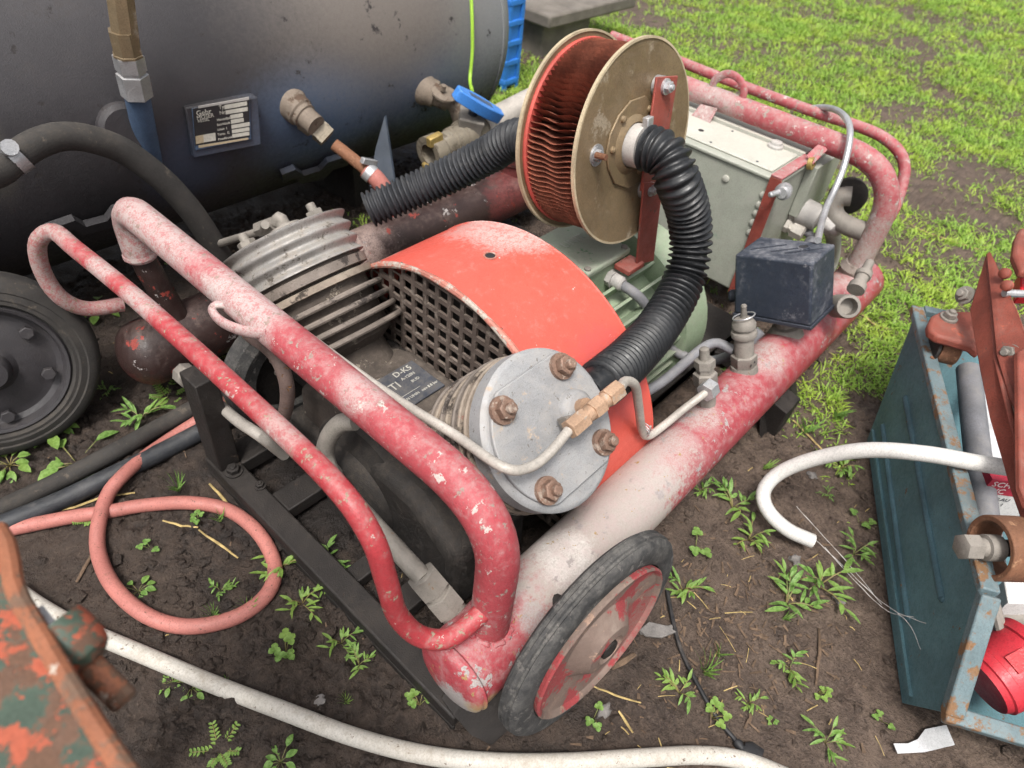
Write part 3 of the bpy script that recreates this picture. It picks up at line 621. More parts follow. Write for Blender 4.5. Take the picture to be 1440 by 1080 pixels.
# ---- air filter drum standing on the motor
fn = V(0, -.985, .174).normalized(); fc = V(1.21, .702, .655); fR = .20; gap = .135
fx_, fy_, _ = basis(fn)
def disc(c, r, th, name, mat, parent, wob=.0):
    b = MB(); m = 72; vs = []
    for t, k in ((0, 1), (th, 1)):
        for i in range(m):
            A = 2 * math.pi * i / m; rr = r * (1 + wob * math.sin(5 * A + 1) + wob * .6 * math.sin(9 * A)); vs.append(c + fn * (t + .0015 * math.sin(3 * A)) + (fx_ * math.cos(A) + fy_ * math.sin(A)) * rr)
    b.add(vs, [tuple(range(m - 1, -1, -1)), tuple(range(m, 2 * m))] + [(i, (i + 1) % m, m + (i + 1) % m, m + i) for i in range(m)])
    return b.build(name, mat, parent)
fl = MB(); m_ = 420; vs = []; rows = 14
for j in range(rows + 1):
    t = -gap * j / rows
    for i in range(m_):
        A = 2 * math.pi * i / m_; z = i % 4
        sl_ = .018 * math.sin(A * 2 + 1.1) * math.sin(math.pi * j / rows) + .011 * math.sin(j * .9 + A * 3) * math.sin(math.pi * j / rows)
        if R(150) < A < R(185): sl_ += .03 * math.sin(math.pi * j / rows) * math.sin((A - R(150)) / R(35) * math.pi)
        r = (.187, .160, .132, .160)[z]; A2 = A + sl_ * 1.3
        vs.append(fc + fn * t + (fx_ * math.cos(A2) + fy_ * math.sin(A2)) * r)
fl.add(vs, [(j * m_ + i, j * m_ + (i + 1) % m_, (j + 1) * m_ + (i + 1) % m_, (j + 1) * m_ + i) for j in range(rows) for i in range(m_)])
fe = fl.build('air_filter', 'pleat', CP, smooth=False); fe['label'] = 'round pleated rust-red air filter between two brown discs'
disc(fc, fR, .005, 'front_disc', 'brass_plate', fe, .004)
disc(fc - fn * (gap + .005), fR, .005, 'rear_disc', 'brass_plate', fe, .004)
for o_ in (.0, -gap - .005): MB().ring([(-.001, fR - .001), (-.001, fR + .003), (.006, fR + .003), (.0065, fR - .0015)], fc + fn * o_, fn, 90).build('disc_edge_highlight', 'plate_edge', fe)  # pale rings painting a highlight along the disc edges
MB().ring([(0, .150), (.008, .150), (.009, .188), (.004, .190), (0, .189)], fc - fn * gap, fn, 72).build('filter_rim', 'pleat_rim', fe)
MB().ring([(0, .150), (-.006, .150), (-.007, .184), (0, .185)], fc, fn, 72).build('filter_rim', 'pleat_rim', fe)
MB().lathe([(-gap, .13), (0, .13)], fc, fn, 40).build('filter_core', 'pleat', fe)
def FP(px, py, off=.0): return AP(px, py, fc + fn * (.005 + off), fn)
# horseshoe flange and its rivets
outl = [(905, 134), (918, 150), (920, 175), (914, 205), (908, 235), (898, 256), (880, 265), (862, 258), (853, 236), (851, 212), (856, 188), (868, 162), (885, 141)]
MB().slab([FP(*p) for p in outl], fn * .005).build('flange', 'brass_plate', fe, bevel=.002)
fi = FP(886, 203)
MB().ring([(.004, .040), (.012, .046), (.006, .058), (.004, .06)], fi, fn, 36).build('flange_collar', 'brass_plate', fe)
for p in [(913, 153), (861, 211), (899, 240), (876, 168)]:
    MB().lathe([(0, .0075), (.005, .0065), (.0075, .003)], FP(*p, .005), fn, 12).build('rivet', 'brass_plate', fe)
for p in [(838, 218)]:
    MB().lathe([(0, .021), (.003, .021)], FP(*p), fn, 24).bolt(FP(*p, .003), fn, .0115, stud=.4).build('bolt', 'zinc', fe)
    MB().lathe([(0, .006), (.024, .006)], FP(*p, .012), fn, 10).build('stud', 'rust', fe)
# red carrying strap from the motor up the front disc
st0 = FP(938, 108, .016); st1 = FP(912, 268, .016)
pt_ = [FP(921, 108, .018), FP(951, 106, .018), FP(925, 265, .018), FP(899, 268, .018)]
MB().slab(pt_, fn * .005).build('strap', 'strap_red', fe, bevel=.0015)
b0 = V(1.262, .652, .405)
lo = [AP(903, 256, fc + fn * .03, fn), AP(930, 256, fc + fn * .03, fn), AY(917, 366, .648), AY(893, 372, .648)]
MB().slab(lo, fn * .005).build('strap', 'strap_red', fe, bevel=.0015)
MB().b2((1.20, .635, .372), (1.262, .678, .385)).build('strap_foot', 'strap_red', fe, bevel=.002)
for p in [(937, 122), (916, 266)]:
    MB().bolt(FP(*p, .026), fn, .0115, stud=.35).build('bolt', 'zinc', fe)
for p in [(923, 120), (904, 265)]:
    MB().lathe([(0, .020), (.016, .020)], FP(*p), fn, 20).build('spacer', 'zinc', fe)

def corrug(path, r0, r1, pitch, name, mat, parent, n=28):
    P = resample(path, pitch / 6); rs = [r0 + (r1 - r0) * (1, .86, .2, 0, .2, .86)[i % 6] for i in range(len(P))]
    return MB().tube(P, rs, n, cap=False).build(name, mat, parent, ang=80)
hp_ = [fi, fi + fn * .048, fi + fn * .088 + V(0, 0, -.008), AY(952, 252, .578), AY(968, 300, .552), AY(971, 350, .525), AY(957, 405, .50), AY(925, 460, .475), AY(888, 502, .45), AY(860, 527, .435), AY(843, 541, .43)]
hose = spline(hp_, 8)
ho = corrug(hose[7:], .0350, .0455, .0148, 'suction_hose', 'hose_black', CP); ho['label'] = 'ribbed black suction hose from filter to right cylinder head'
MB().tube(hose[:9], .0350, 24).build('hose_cuff', 'hose_black', ho)
MB().tube([hose[1], hose[3], hose[6]], .0425, 30).build('hose_clamp', 'gland', ho)
MB().box(fi + fn * .03 + V(.0, 0, .046), (.02, .03, .014), MX((0, 0, 0), fn).to_3x3()).build('clamp_screw', 'zinc', ho, bevel=.002)
e = hose[-1]; ed = (hose[-1] - hose[-4]).normalized()
MB().tube([e - ed * .03, e + ed * .05], .037, 24).build('hose_cuff', 'hose_black', ho)
h2 = [fc - fn * (gap + .004) + V(0, 0, -.03), fc - fn * (gap + .06) + V(-.02, 0, -.04), AY(730, 194, .99), AY(690, 216, 1.06), AY(640, 242, 1.13), AY(580, 269, 1.20), AY(519, 295, 1.26)]
ho2 = corrug(spline(h2, 8), .036, .0455, .0135, 'suction_hose', 'hose_grey', CP); ho2['label'] = 'open ended ribbed dark hose lying over the far tank'
hh = spline(h2, 8); MB().tube(hh[-14:], .034, 20, cap=False).build('hose_lining', 'hose_black', ho2)

# ---- small air pipes and unions
def nuts(a, b, spec, name, mat, parent):
    a = Vector(a); b = Vector(b); d = (b - a).normalized(); L = (b - a).length; m = MB()
    for (t0, t1, r, n) in spec: m.lathe([(t0 * L, r * .94), (t0 * L + .001, r), (t1 * L - .001, r), (t1 * L, r * .94)], a, d, n)
    return m.build(name, mat, parent)
na = AP(800, 605, cR + aR * .05, aR); nb = AP(872, 545, cR + aR * .065, aR)
nuts(na, nb, [(0, .30, .0165, 6), (.3, .42, .013, 16), (.42, .62, .0165, 6), (.62, .72, .013, 16), (.72, .98, .0165, 6)], 'pipe_union', 'brass', CP)
MB().lathe([(0, .014), (.03, .014)], boss, aR, 14).build('union_stem', 'brass', CP)
MB().slab([AP(783, 590, cR + aR * .02, aR), AP(790, 586, cR + aR * .02, aR), AP(800, 612, cR + aR * .02, aR), AP(795, 616, cR + aR * .02, aR)], aR * .022).build('head_tab', 'grey_metal', CP)
pp = [na, AP(770, 640, cR + aR * .045, aR), AP(740, 659, cR + aR * .045, aR), AP(705, 656, cR + aR * .045, aR), AX(640, 612, .505), AX(560, 563, .50), AX(500, 522, .50), AX(430, 470, .51), AX(350, 410, .55), AX(300, 372, .60), AX(285, 350, .625)]
MB().tube(resample(spline(pp, 8), .012), .0078, 12).build('air_pipe', 'pipe_white', CP)
fe2 = fb + aL * .028
MB().tube(resample(spline([AX(285, 350, .625), AX(320, 339, .63), AX(365, 325, .635), fe2 + V(-.035, 0, .0)], 6), .012), .0085, 12).build('air_pipe', 'grey_metal', CP)
el = MB(); pa = AX(365, 322, .635); pb = AX(388, 314, .64); el.lathe([(0, .0165), ((pb - pa).length, .0165)], pa, pb - pa, 6)
el.tube(resample(fillet([pb, fe2 + V(0, 0, .008), fb], .012), .005), .0125, 12); el.build('pipe_union', 'grey_metal', CP)
# loop from the union to the tank fitting
tf = V(1.16, TY + .018, .275)
p3 = [nb, AX(880, 536, .80), AX(893, 542, .84), AX(898, 570, .88), AX(903, 605, .93), AX(912, 613, .96), AX(935, 597, 1.01), AX(962, 575, 1.065), tf + V(-.045, 0, -.004)]
MB().tube(resample(spline(p3, 8), .01), .0085, 12).build('air_pipe', 'pipe_white', CP)
wt = AX(905, 607, .94); MB().tube([wt + V(.003 * math.cos(k), .014 * math.cos(k * .9), .012 * math.sin(k * .9) + k * .0009) for k in np.linspace(0, 22, 90)], .0011, 5).build('tie_wire', 'zinc', CP)
# grey return pipe curling round the crankcase into the tank
rp = [AX(500, 592, .47), AX(478, 596, .455), AX(461, 618, .44), AX(458, 645, .43), AX(475, 680, .42), AX(510, 720, .415), AX(560, 775, .415), AX(597, 815, .412)]
MB().tube(resample(spline(rp, 8), .01), .0165, 16).build('return_pipe', 'grey_metal', CP)
ra = AX(592, 808, .412); rbq = AX(638, 862, .43)
nuts(ra, rbq, [(0, .42, .028, 6), (.42, .5, .022, 20), (.5, .9, .0285, 6), (.9, 1.2, .024, 20)], 'pipe_union', 'grey_metal', CP)
# drain pipe at the far tank end
q0_ = AX(258, 528, .40)
MB().tube(resample(spline([AX(272, 538, .40), AX(300, 562, .395), AX(335, 592, .39), AX(365, 612, .39), AX(400, 640, .43)], 6), .012), .0115, 14).build('drain_pipe', 'pipe_white', CP)
MB().lathe([(0, .022), (.004, .025), (.03, .025), (.034, .02)], AX(257, 524, .40), (AX(285, 548, .395) - AX(257, 524, .40)), 8).build('drain_nut', 'grey_metal', CP)

# ---- fittings on the near tank, all leaning a little inwards
tl = R(20); tup = V(0, math.sin(tl), math.cos(tl)); tsd = V(0, -math.cos(tl), math.sin(tl))
def TP(x, h=TR): return V(x, TY, TZ) + tup * h
# tee with nut
x1 = 1.16
tee = MB(); tee.lathe([(.06, .022), (.115, .022)], V(x1, TY, TZ), tup, 8).lathe([(.115, .0245), (.118, .026), (.145, .026), (.148, .022)], V(x1, TY, TZ), tup, 6).lathe([(.148, .019), (.158, .019), (.160, .0225), (.178, .0225), (.18, .018)], V(x1, TY, TZ), tup, 6).lathe([(.18, .0115), (.205, .0105), (.208, .006)], V(x1, TY, TZ), tup, 12)
tee.build('tee_fitting', 'grey_metal', CP)
MB().hexn(tf + V(-.05, 0, -.004), (1, 0, 0.05), .021, .03).build('pipe_nut', 'zinc', CP)
# safety valve
x2 = 1.335; B2 = V(x2, TY, TZ)
sv = MB().lathe([(.055, .034), (.075, .030)], B2, tup, 20).lathe([(.075, .028), (.078, .030), (.102, .030), (.105, .026)], B2, tup, 6).lathe([(.105, .023), (.150, .022), (.152, .028), (.160, .030), (.166, .028), (.168, .02), (.174, .02), (.176, .027), (.186, .027), (.196, .020), (.20, .008), (.225, .006), (.228, .007), (.232, .005)], B2, tup, 24).build('safety_valve', 'grey_metal', CP)
sv['label'] = 'small safety valve with pull ring'
MB().tube([B2 + tup * (.203 + .0) + V(.024 * math.cos(a), 0, 0) + tsd * .024 * math.sin(a) + tup * .006 * math.sin(a) for a in np.linspace(0, 2 * math.pi, 28)[:-1]], .0016, 6, closed=True).build('pull_ring', 'zinc', sv)
for dx in (-.018, .0): MB().lathe([(0, .003), (.0008, .003)], B2 + tup * .09 + tsd * .0262 + V(dx, 0, 0), tsd, 8).build('vent_hole', 'cable_black', sv)
MB().tube(resample(spline([B2 + tup * .10 + V(0, .03, 0), B2 + tup * .10 + V(-.03, .08, 0), V(1.13, .46, .20), V(1.0, .52, .15)], 6), .012), .012, 12).build('motor_cable', 'cable_grey', CP)
# pressure switch
x3 = 1.555; B3 = V(x3, TY, TZ)
MB().lathe([(.055, .045), (.075, .034), (.078, .024), (.12, .024)], B3, tup, 20).build('switch_stem', 'grey_metal', CP)
sm = Matrix((V(1, 0, 0), -tsd, tup)).transposed()   # columns: x along tank, y inwards, z up
sc0 = B3 + tup * .205 + tsd * -.006 + V(-.005, 0, 0)
sw = MB(); lx, ly, lz = .135, .195, .158
t_ = .92; vs = [sc0 + sm @ V(sx * lx / 2 * k, sy * ly / 2 * k, z) for z, k in ((-lz / 2, 1.0), (lz / 2, .965)) for sx, sy in ((-1, -1), (1, -1), (1, 1), (-1, 1))]
sw.add(vs, [(3, 2, 1, 0), (4, 5, 6, 7), (0, 1, 5, 4), (1, 2, 6, 5), (2, 3, 7, 6), (3, 0, 4, 7)])
swo = sw.build('pressure_switch', 'switch', CP, bevel=.006, seg=3); swo['label'] = 'dusty blue black pressure switch box'
MB().box(sc0 + tup * (-lz / 2 - .004), (lx * 1.03, ly * 1.03, .010), sm).build('switch_base', 'switch_dark', swo, bevel=.002)
for k in (-.046, -.012, .040):
    mrot = sm @ Matrix.Rotation(R(38), 3, 'Z')
    MB().box(sc0 + tup * (lz / 2 + .0005) + sm @ V(.0, k, 0), (.0025, .085, .003), mrot).build('cover_groove', 'switch_dark', swo)
MB().lathe([(0, .011), (.0008, .011)], sc0 + tup * (lz / 2) + sm @ V(.022, -.036, .0006), tup, 20).build('cover_hole', 'cable_black', swo)
MB().ring([(0, .011), (.0025, .0115), (.0025, .0145), (0, .015)], sc0 + tup * (lz / 2) + sm @ V(.022, -.036, 0), tup, 24).build('hole_rim', 'switch', swo)
MB().lathe([(0, .016), (.03, .016), (.034, .012)], sc0 + sm @ V(-.02, ly / 2, -.05), sm @ V(-.4, 1, 0), 14).build('cable_gland', 'switch_dark', swo)
# outlet with small drain cock near the rear end
x4 = 1.865
po = V(x4, TY, TZ); od = V(-.35, -.75, .62).normalized(); oc = AX(1194, 430, 1.83)
oc = AY(1194, 431, .250); od = (V(-.75, -.42, .60)).normalized()
MB().lathe([(-.09, .030), (-.006, .030), (0, .028), (0, .021), (-.03, .019), (-.031, 0)], oc, od, 28).build('outlet_port', 'grey_metal', CP)
o4 = AY(1203, 408, .265); d4 = AY(1217, 381, .275) - o4
MB().lathe([(0, .022), (.02, .021), (.022, .016), (.045, .016), (.046, .02), (.06, .02), (.062, .012), (.10, .011), (.104, .006)], o4, d4, 12).build('drain_cock', 'grey_metal', CP)

# ---- control cabinet under the rear handle
X0, X1, Y0, Y1, Z1 = 1.755, 2.09, .566, 1.10, .452
cbx = MB().b2((X0, Y0, .10), (X1, Y1, Z1)).build('control_cabinet', 'grey_green', CP, bevel=.006)
cbx['label'] = 'grey green steel control cabinet under the rear handle'
MB().b2((X0 - .006, Y0 - .006, Z1), (X1 + .006, Y1, Z1 + .010)).build('cabinet_cover', 'grey_green', cbx, bevel=.003)
MB().b2((X0 + .022, Y0 + .035, Z1 + .010), (X0 + .18, Y1, Z1 + .016)).build('cabinet_lid', 'grey_lid', cbx, bevel=.003)
for yq in (.655, .80, .93): MB().lathe([(0, .004), (.001, .0035)], (X0 + .038, yq, Z1 + .016), (0, 0, 1), 10).lathe([(0, .004), (.001, .0035)], (X0 + .16, yq, Z1 + .016), (0, 0, 1), 10).build('screw', 'switch_dark', cbx)
MB().lathe([(0, .008), (.001, .008)], (X0 + .085, .86, Z1 + .0162), (0, 0, 1), 14).build('lid_hole', 'cable_black', cbx)
pc = AZ(1090, 207, Z1 + .016); MB().lathe([(0, .022), (.006, .022), (.010, .017), (.016, .016), (.018, .010)], pc, (0, 0, 1), 20).build('grommet', 'gland', cbx)
MB().b2((X0 + .185, Y0 + .01, Z1 + .010), (X0 + .20, Y1, Z1 + .022)).build('cover_flange', 'grey_lid', cbx)
# rows of rivets
for p in [(1021, 251), (1074, 274), (1068, 288), (1064, 300), (1059, 313), (1055, 327), (953, 222)]:
    MB().lathe([(0, .010), (.004, .010), (.006, .006)], AX(*p, X0), (-1, 0, 0), 16).build('rivet', 'grey_lid', cbx)
# red strap across its corner
stp = MB().b2((X0 - .012, Y0 - .008, .10), (X0 - .0065, Y0 + .024, Z1 + .016)).build('cabinet_strap', 'strap_red', cbx, bevel=.001)
MB().b2((X0 - .012, Y0 - .008, Z1 + .0165), (X0 + .22, Y0 + .024, Z1 + .022)).build('cabinet_strap', 'red_rear', cbx, bevel=.002)
sc_ = AX(1103, 268, X0 - .006); sdir = (AX(1084, 279, X0 - .05) - sc_)
MB().lathe([(0, .022), (.012, .022), (.014, .015), (.024, .014)], sc_, (-1, -.1, .05), 18).build('strap_nut', 'zinc', cbx)
MB().lathe([(0, .008), (.055, .0075), (.058, .004)], sc_, (-1, .25, 0), 12).build('strap_bolt', 'zinc', cbx)
bq = AY(1138, 229, Y0 - .008); MB().ring([(0, .009), (.012, .009), (.012, .017), (0, .018)], bq, (0, -1, .2), 20).lathe([(0, .009), (.004, .009)], bq, (0, -1, .2), 14).build('brass_bush', 'gold_brass', cbx)
MB().b2((X1 - .16, Y0 - .03, .30), (X1 + .02, Y0 - .001, Z1 + .002)).build('side_plate', 'grey_green', cbx, bevel=.002)
# glands on the end face
g1 = AY(1117, 292, Y0); g2 = AY(1106, 314, Y0)
MB().lathe([(0, .034), (.018, .033), (.02, .040), (.075, .037), (.08, .026)], g1, (.1, -1, -.05), 26).build('cable_gland', 'gland', cbx)
MB().lathe([(0, .026), (.012, .026), (.013, .022), (.022, .022), (.023, .030), (.056, .029), (.06, .018)], g2, (.1, -1, -.1), 8).build('cable_gland', 'gland_white', cbx)
c1 = g1 + V(.008, -.08, 0); c2 = g2 + V(.006, -.06, 0)
MB().tube(resample(spline([c1, c1 + V(.02, -.05, -.02), AY(1163, 312, .46), AY(1172, 335, .45), AY(1168, 370, .44), AY(1150, 400, .43)], 6), .015), .022, 14).build('power_cable', 'gland', cbx)
MB().tube(resample(spline([c2, c2 + V(.01, -.04, -.025), AY(1138, 340, .44), AY(1140, 370, .42)], 6), .012), .013, 12).build('power_cable', 'cable_grey', cbx)
# braided lead looped over the rear handle
wl = [AX(1140, 152, 2.14), AX(1160, 151, 2.12), AX(1180, 157, 2.05), AX(1193, 172, 1.98), AX(1195, 195, 1.92), AX(1188, 230, 1.88), AX(1176, 262, 1.84), AX(1163, 290, 1.78), AX(1155, 315, 1.70), AX(1150, 338, 1.6)]
MB().tube(resample(spline(wl, 8), .012), .0085, 10).build('braided_lead', 'zinc', CP)
# pipe elbow welded inside the rear handle leg
ebx = [AX(1197, 276, 2.0), AX(1182, 277, 1.99), AX(1172, 290, 1.98), AX(1176, 306, 1.975), AX(1192, 317, 1.97), AX(1216, 326, 1.97)]
MB().tube(resample(spline(ebx, 8), .008), .027, 18).build('pipe_elbow', 'grey_metal', CP)
MB().lathe([(-.006, .052), (.012, .052), (.014, .04), (.018, .03)], AX(1192, 275, 2.03), (-.8, -.5, .1), 24).build('elbow_flange', 'black_cast', CP)
MB().slab([AX(1134, 218, 1.9), AX(1150, 203, 1.94), AX(1163, 200, 1.95), AX(1160, 214, 1.93), AX(1142, 232, 1.9)], (.008, -.002, .002)).build('handle_tab', 'red_rear', CP, bevel=.002)
MB().slab([AX(966, 170, 1.90), AX(985, 146, 1.935), AX(1009, 152, 1.935), AX(994, 180, 1.90)], (.002, 0, -.006)).build('handle_tab', 'red_rear', CP, bevel=.001)
# crust of mud where the tanks meet the frame
MB().slab([(1.40, .26, -.02), (1.62, .26, -.02), (1.60, .30, .07), (1.42, .30, .07)], (0, -.006, 0)).build('tank_bracket', 'dark_iron', CP)
# ------------------------------------------------------------------ big air receiver behind
RC = thing('air_receiver', 'large sooty black and blue steel air receiver with pipe fittings and rating plate', 'tank', (.6, 2.0, 0))
QY, QZ, QR = 2.0, .50, .40
def RS(px, py, off=0):
    d = Vector(ray(px, py)); o = Vector(CO); a = d.y ** 2 + d.z ** 2; b = (o.y - QY) * d.y + (o.z - QZ) * d.z; c = (o.y - QY) ** 2 + (o.z - QZ) ** 2 - (QR + off) ** 2
    t = (-b - math.sqrt(max(0, b * b - a * c))) / a; return o + d * t
def RN(p): return V(0, p.y - QY, p.z - QZ).normalized()
body = MB().lathe([(-1.6, .3)] + [(x, QR) for x in np.linspace(-1.55, 1.80, 30)] + [(1.80 + .13 * math.sin(a), QR * (.12 + .88 * math.cos(a))) for a in np.linspace(.1, math.pi / 2, 14)] + [(1.932, 0)], (0, QY, QZ), (1, 0, 0), 80).build('tank_shell', 'rec_tank', RC)
MB().ring([(-.004, QR - .002), (0, QR + .003), (.006, QR + .003), (.01, QR - .002)], (1.795, QY, QZ), (1, 0, 0), 80).build('weld_seam', 'rec_tank', body)
# rating plate
def zq(X, Y): return (240 + X / 10.286, 120 + Y / 10.286)
ctr = RS(308, 173); nP = RN(ctr); nP = (nP + V(-.12, 0, .05)).normalized()
def PP(X, Y, off): return AP(*zq(X, Y), ctr + nP * (.022 + off), nP)
def pslab(pts, off, th, name, mat, parent, bevel=0): return MB().slab([PP(x, y, off) for x, y in pts], nP * th).build(name, mat, parent, bevel=bevel)
pl = MB().slab([PP(120, 255, -.035) , PP(1170, 100, -.035), PP(1235, 800, -.035), PP(255, 985, -.035)], nP * .035).build('plate_frame', 'rec_tank', RC, bevel=.004)
pslab([(300, 330), (1130, 160), (1160, 770), (350, 935)], 0, .004, 'plate_border', 'rec_blue', pl, .001)
pslab([(395, 300), (1130, 165), (1128, 205), (400, 330)], .004, .002, 'plate_edge', 'gland', pl)
rp_ = pslab([(320, 335), (1135, 200), (1140, 745), (355, 870)], .004, .001, 'rating_plate', 'cable_black', pl)
def pr_(X, Y, w, h, mat='name_ink'):
    k = -.165
    return pslab([(X, Y), (X + w, Y + w * k), (X + w + h * .06, Y + h + w * k), (X + h * .06, Y + h)], .005, .0008, 'plate_field', mat, pl)
for (X, Y, w, h) in [(778, 285, 215, 60), (990, 250, 110, 55), (792, 365, 318, 55), (862, 430, 180, 55), (872, 500, 180, 55), (878, 575, 260, 52), (886, 645, 250, 50), (890, 710, 245, 50), (470, 715, 175, 110)]: pr_(X, Y, w, h)
pr_(360, 735, 112, 112, 'plate_edge'); pslab([(400, 870), (1120, 755), (1125, 780), (405, 905)], .004, .001, 'plate_edge', 'plate_edge', pl)
e1 = (PP(600, 360, 0) - PP(370, 400, 0)).normalized(); e2 = nP.cross(e1).normalized()
def ptx(s, X, Y, size, mat='name_ink'):
    o = PP(X, Y, .0055); m = Matrix((e1, e2, nP)).transposed().to_4x4(); m.translation = o; text(s, size, m, mat, 'lettering', pl, .0004)
ptx('Gebr', 375, 445, .017); ptx('MOSER', 380, 500, .013); ptx('KESSEL', 395, 540, .009); ptx('Typ', 700, 345, .012); ptx('Nr', 710, 425, .012)
for i, (s, X, Y) in enumerate([('Herstelljahr', 672, 520), ('Betriebsdr.', 672, 590), ('Inhalt  l', 680, 660), ('Temp.  C', 680, 730), ('Pruefdruck', 690, 800)]): ptx(s, X, Y, .0078)
# upright pipe with unions
u0 = AY(164, -40, 1.53); u1 = AY(180, 78, 1.545); u2 = AY(190, 122, 1.552); u3 = AY(207, 205, 1.60)
MB().tube([u0, u1], .026, 8).build('riser_pipe', 'olive_pipe', RC, ang=30)
dd = (u2 - u1).normalized()
MB().lathe([(-.05, .027), (-.005, .027), (-.004, .029), (0, .029)], u1, dd, 8).build('pipe_union', 'olive_pipe', RC)
MB().lathe([(0, .030), (.03, .030), (.032, .027), (.036, .027), (.038, .0315), (.085, .0315), (.088, .026)], u1, dd, 6).build('pipe_union', 'zinc', RC)
MB().tube([u2, u2 + (u3 - u2) * .15, u3, u3 + (u3 - u2) * .3], .0255, 20).build('riser_pipe', 'rec_blue', RC)
MB().lathe([(-.01, .055), (.012, .055), (.02, .045)], RS(172, 180), RN(RS(172, 180)), 30).build('blanked_port', 'rec_tank', RC)
# side port with rusty fittings and red hose stub
p0 = RS(411, 148, -.01); n0 = RN(p0)
pth = [AY(430, 170, 1.585), AY(452, 186, 1.55), AY(470, 203, 1.52), AY(492, 220, 1.48), AY(514, 238, 1.44), AY(530, 252, 1.41), AY(548, 276, 1.38)]
d0 = RN(p0) * .6 + (pth[0] - p0).normalized() * .4
MB().lathe([(-.03, .046), (.004, .045), (.012, .040), (.030, .039), (.034, .034), (.046, .034), (.048, .029), (.085, .028)], p0, d0, 26).build('tank_port', 'rusty_port', RC)
MB().lathe([(0, .030), (.03, .030), (.034, .026)], pth[0] - (pth[1] - pth[0]) * .15, pth[1] - pth[0], 12).lathe([(.035, .034), (.055, .034), (.057, .026)], pth[0], pth[1] - pth[0], 4).lathe([(.0, .034), (.02, .034), (.022, .024)], pth[1], pth[2] - pth[1], 4).build('hose_coupling', 'valve_body', RC)
MB().tube(pth[2:5], .0165, 14).build('hose_tail', 'rust', RC)
MB().tube(spline(pth[4:], 6), .0235, 16).build('hose_end', 'red_hose', RC)
cl = pth[4] + (pth[5] - pth[4]) * .35
MB().tube([cl - (pth[5] - pth[4]) * .25, cl + (pth[5] - pth[4]) * .25], .0255, 24).build('hose_clamp', 'zinc', RC)
MB().box(cl + V(0, 0, .032), (.05, .016, .016), Matrix.Rotation(R(25), 3, 'Y')).build('clamp_screw', 'zinc', RC, bevel=.002)
# elbow port
p1 = RS(598, 126, -.01)
MB().lathe([(-.03, .048), (.006, .047), (.014, .042), (.034, .040), (.038, .034), (.08, .032)], p1, AY(640, 146, 1.54) - p1, 26).build('tank_port', 'rusty_port', RC)
eb = resample(spline([AY(622, 138, 1.565), AY(636, 143, 1.545), AY(643, 154, 1.53), AY(647, 172, 1.525)], 6), .01)
MB().tube(eb, [.03 - .008 * i / len(eb) for i in range(len(eb))], 18).build('port_elbow', 'rusty_port', RC)
MB().lathe([(0, .040), (.006, .040), (.008, .034)], AY(625, 133, 1.545), (0, -.3, 1), 22).lathe([(.006, .009), (.022, .009)], AY(622, 129, 1.545), (0, -.3, 1), 6).build('elbow_cap', 'rusty_port', RC)
MB().lathe([(0, .0155), (.001, .0155)], eb[-1] + (eb[-1] - eb[-2]).normalized() * .001, eb[-1] - eb[-2], 16).build('elbow_mouth', 'cable_black', RC)
# ball valve with blue lever
vy = 1.44; va = AY(613, 212, vy); vb = AY(734, 150, vy); vd = (vb - va).normalized(); L = (vb - va).length
vb_ = MB().ring([(-.03, .030), (-.03, .052), (.012, .050), (.02, .042), (.02, .030)], va, vd, 28).lathe([(.02, .038), (.06, .040), (.064, .044), (.10, .044), (.105, .05), (.17, .052), (.175, .042), (.20, .042)], va, vd, 26).build('ball_valve', 'valve_body', RC)
MB().lathe([(.0, .029), (.001, .029)], va + vd * .018, vd, 20).build('valve_bore', 'cable_black', vb_)
for ang in (1.9, 5.0):
    x_, y_, _a = basis(vd); dq = x_ * math.cos(ang) + y_ * math.sin(ang)
    MB().box(va + dq * .05 - vd * .015, (.022, .03, .05), MX((0, 0, 0), vd).to_3x3()).build('claw', 'gold_brass', vb_, bevel=.004)
MB().tube([va + vd * .19, va + vd * .235], .046, 24).tube([va + vd * .235, vb + vd * .05], .043, 24).build('valve_pipe', 'pipe_white', vb_)
bt = va + vd * .135 + V(0, -.01, .05)
MB().lathe([(-.03, .05), (0, .052), (.014, .055), (.018, .05)], bt, (0, -.25, 1), 4).build('bonnet', 'grey_metal', vb_, bevel=.008)
MB().lathe([(0, .016), (.03, .014)], bt, (0, -.25, 1), 12).build('stem', 'switch', vb_)
h0 = AY(648, 132, vy - .02); h1 = AY(698, 160, vy - .06); hm = (h0 + h1) / 2; hd_ = (h1 - h0).normalized(); hs_ = V(0, -.2, 1).cross(hd_).normalized(); hu = hd_.cross(hs_)
Lh = (h1 - h0).length * .62
poly = [(-Lh, -.012), (-Lh * .9, -.02), (-.02, -.030), (.02, -.030), (Lh * .9, -.020), (Lh, -.014), (Lh, .014), (Lh * .9, .020), (.02, .030), (-.02, .030), (-Lh * .9, .02), (-Lh, .012)]
MB().slab([hm + hd_ * a + hs_ * b - hu * .02 for a, b in poly], hu * .034).build('lever', 'blue_plastic', vb_, bevel=.003)
MB().slab([hm + hd_ * a + hs_ * b + hu * .0142 for a, b in [(-.045, -.010), (.04, -.012), (.04, .012), (-.045, .010)]], hu * .0006).build('lever_recess', 'rec_blue', vb_)
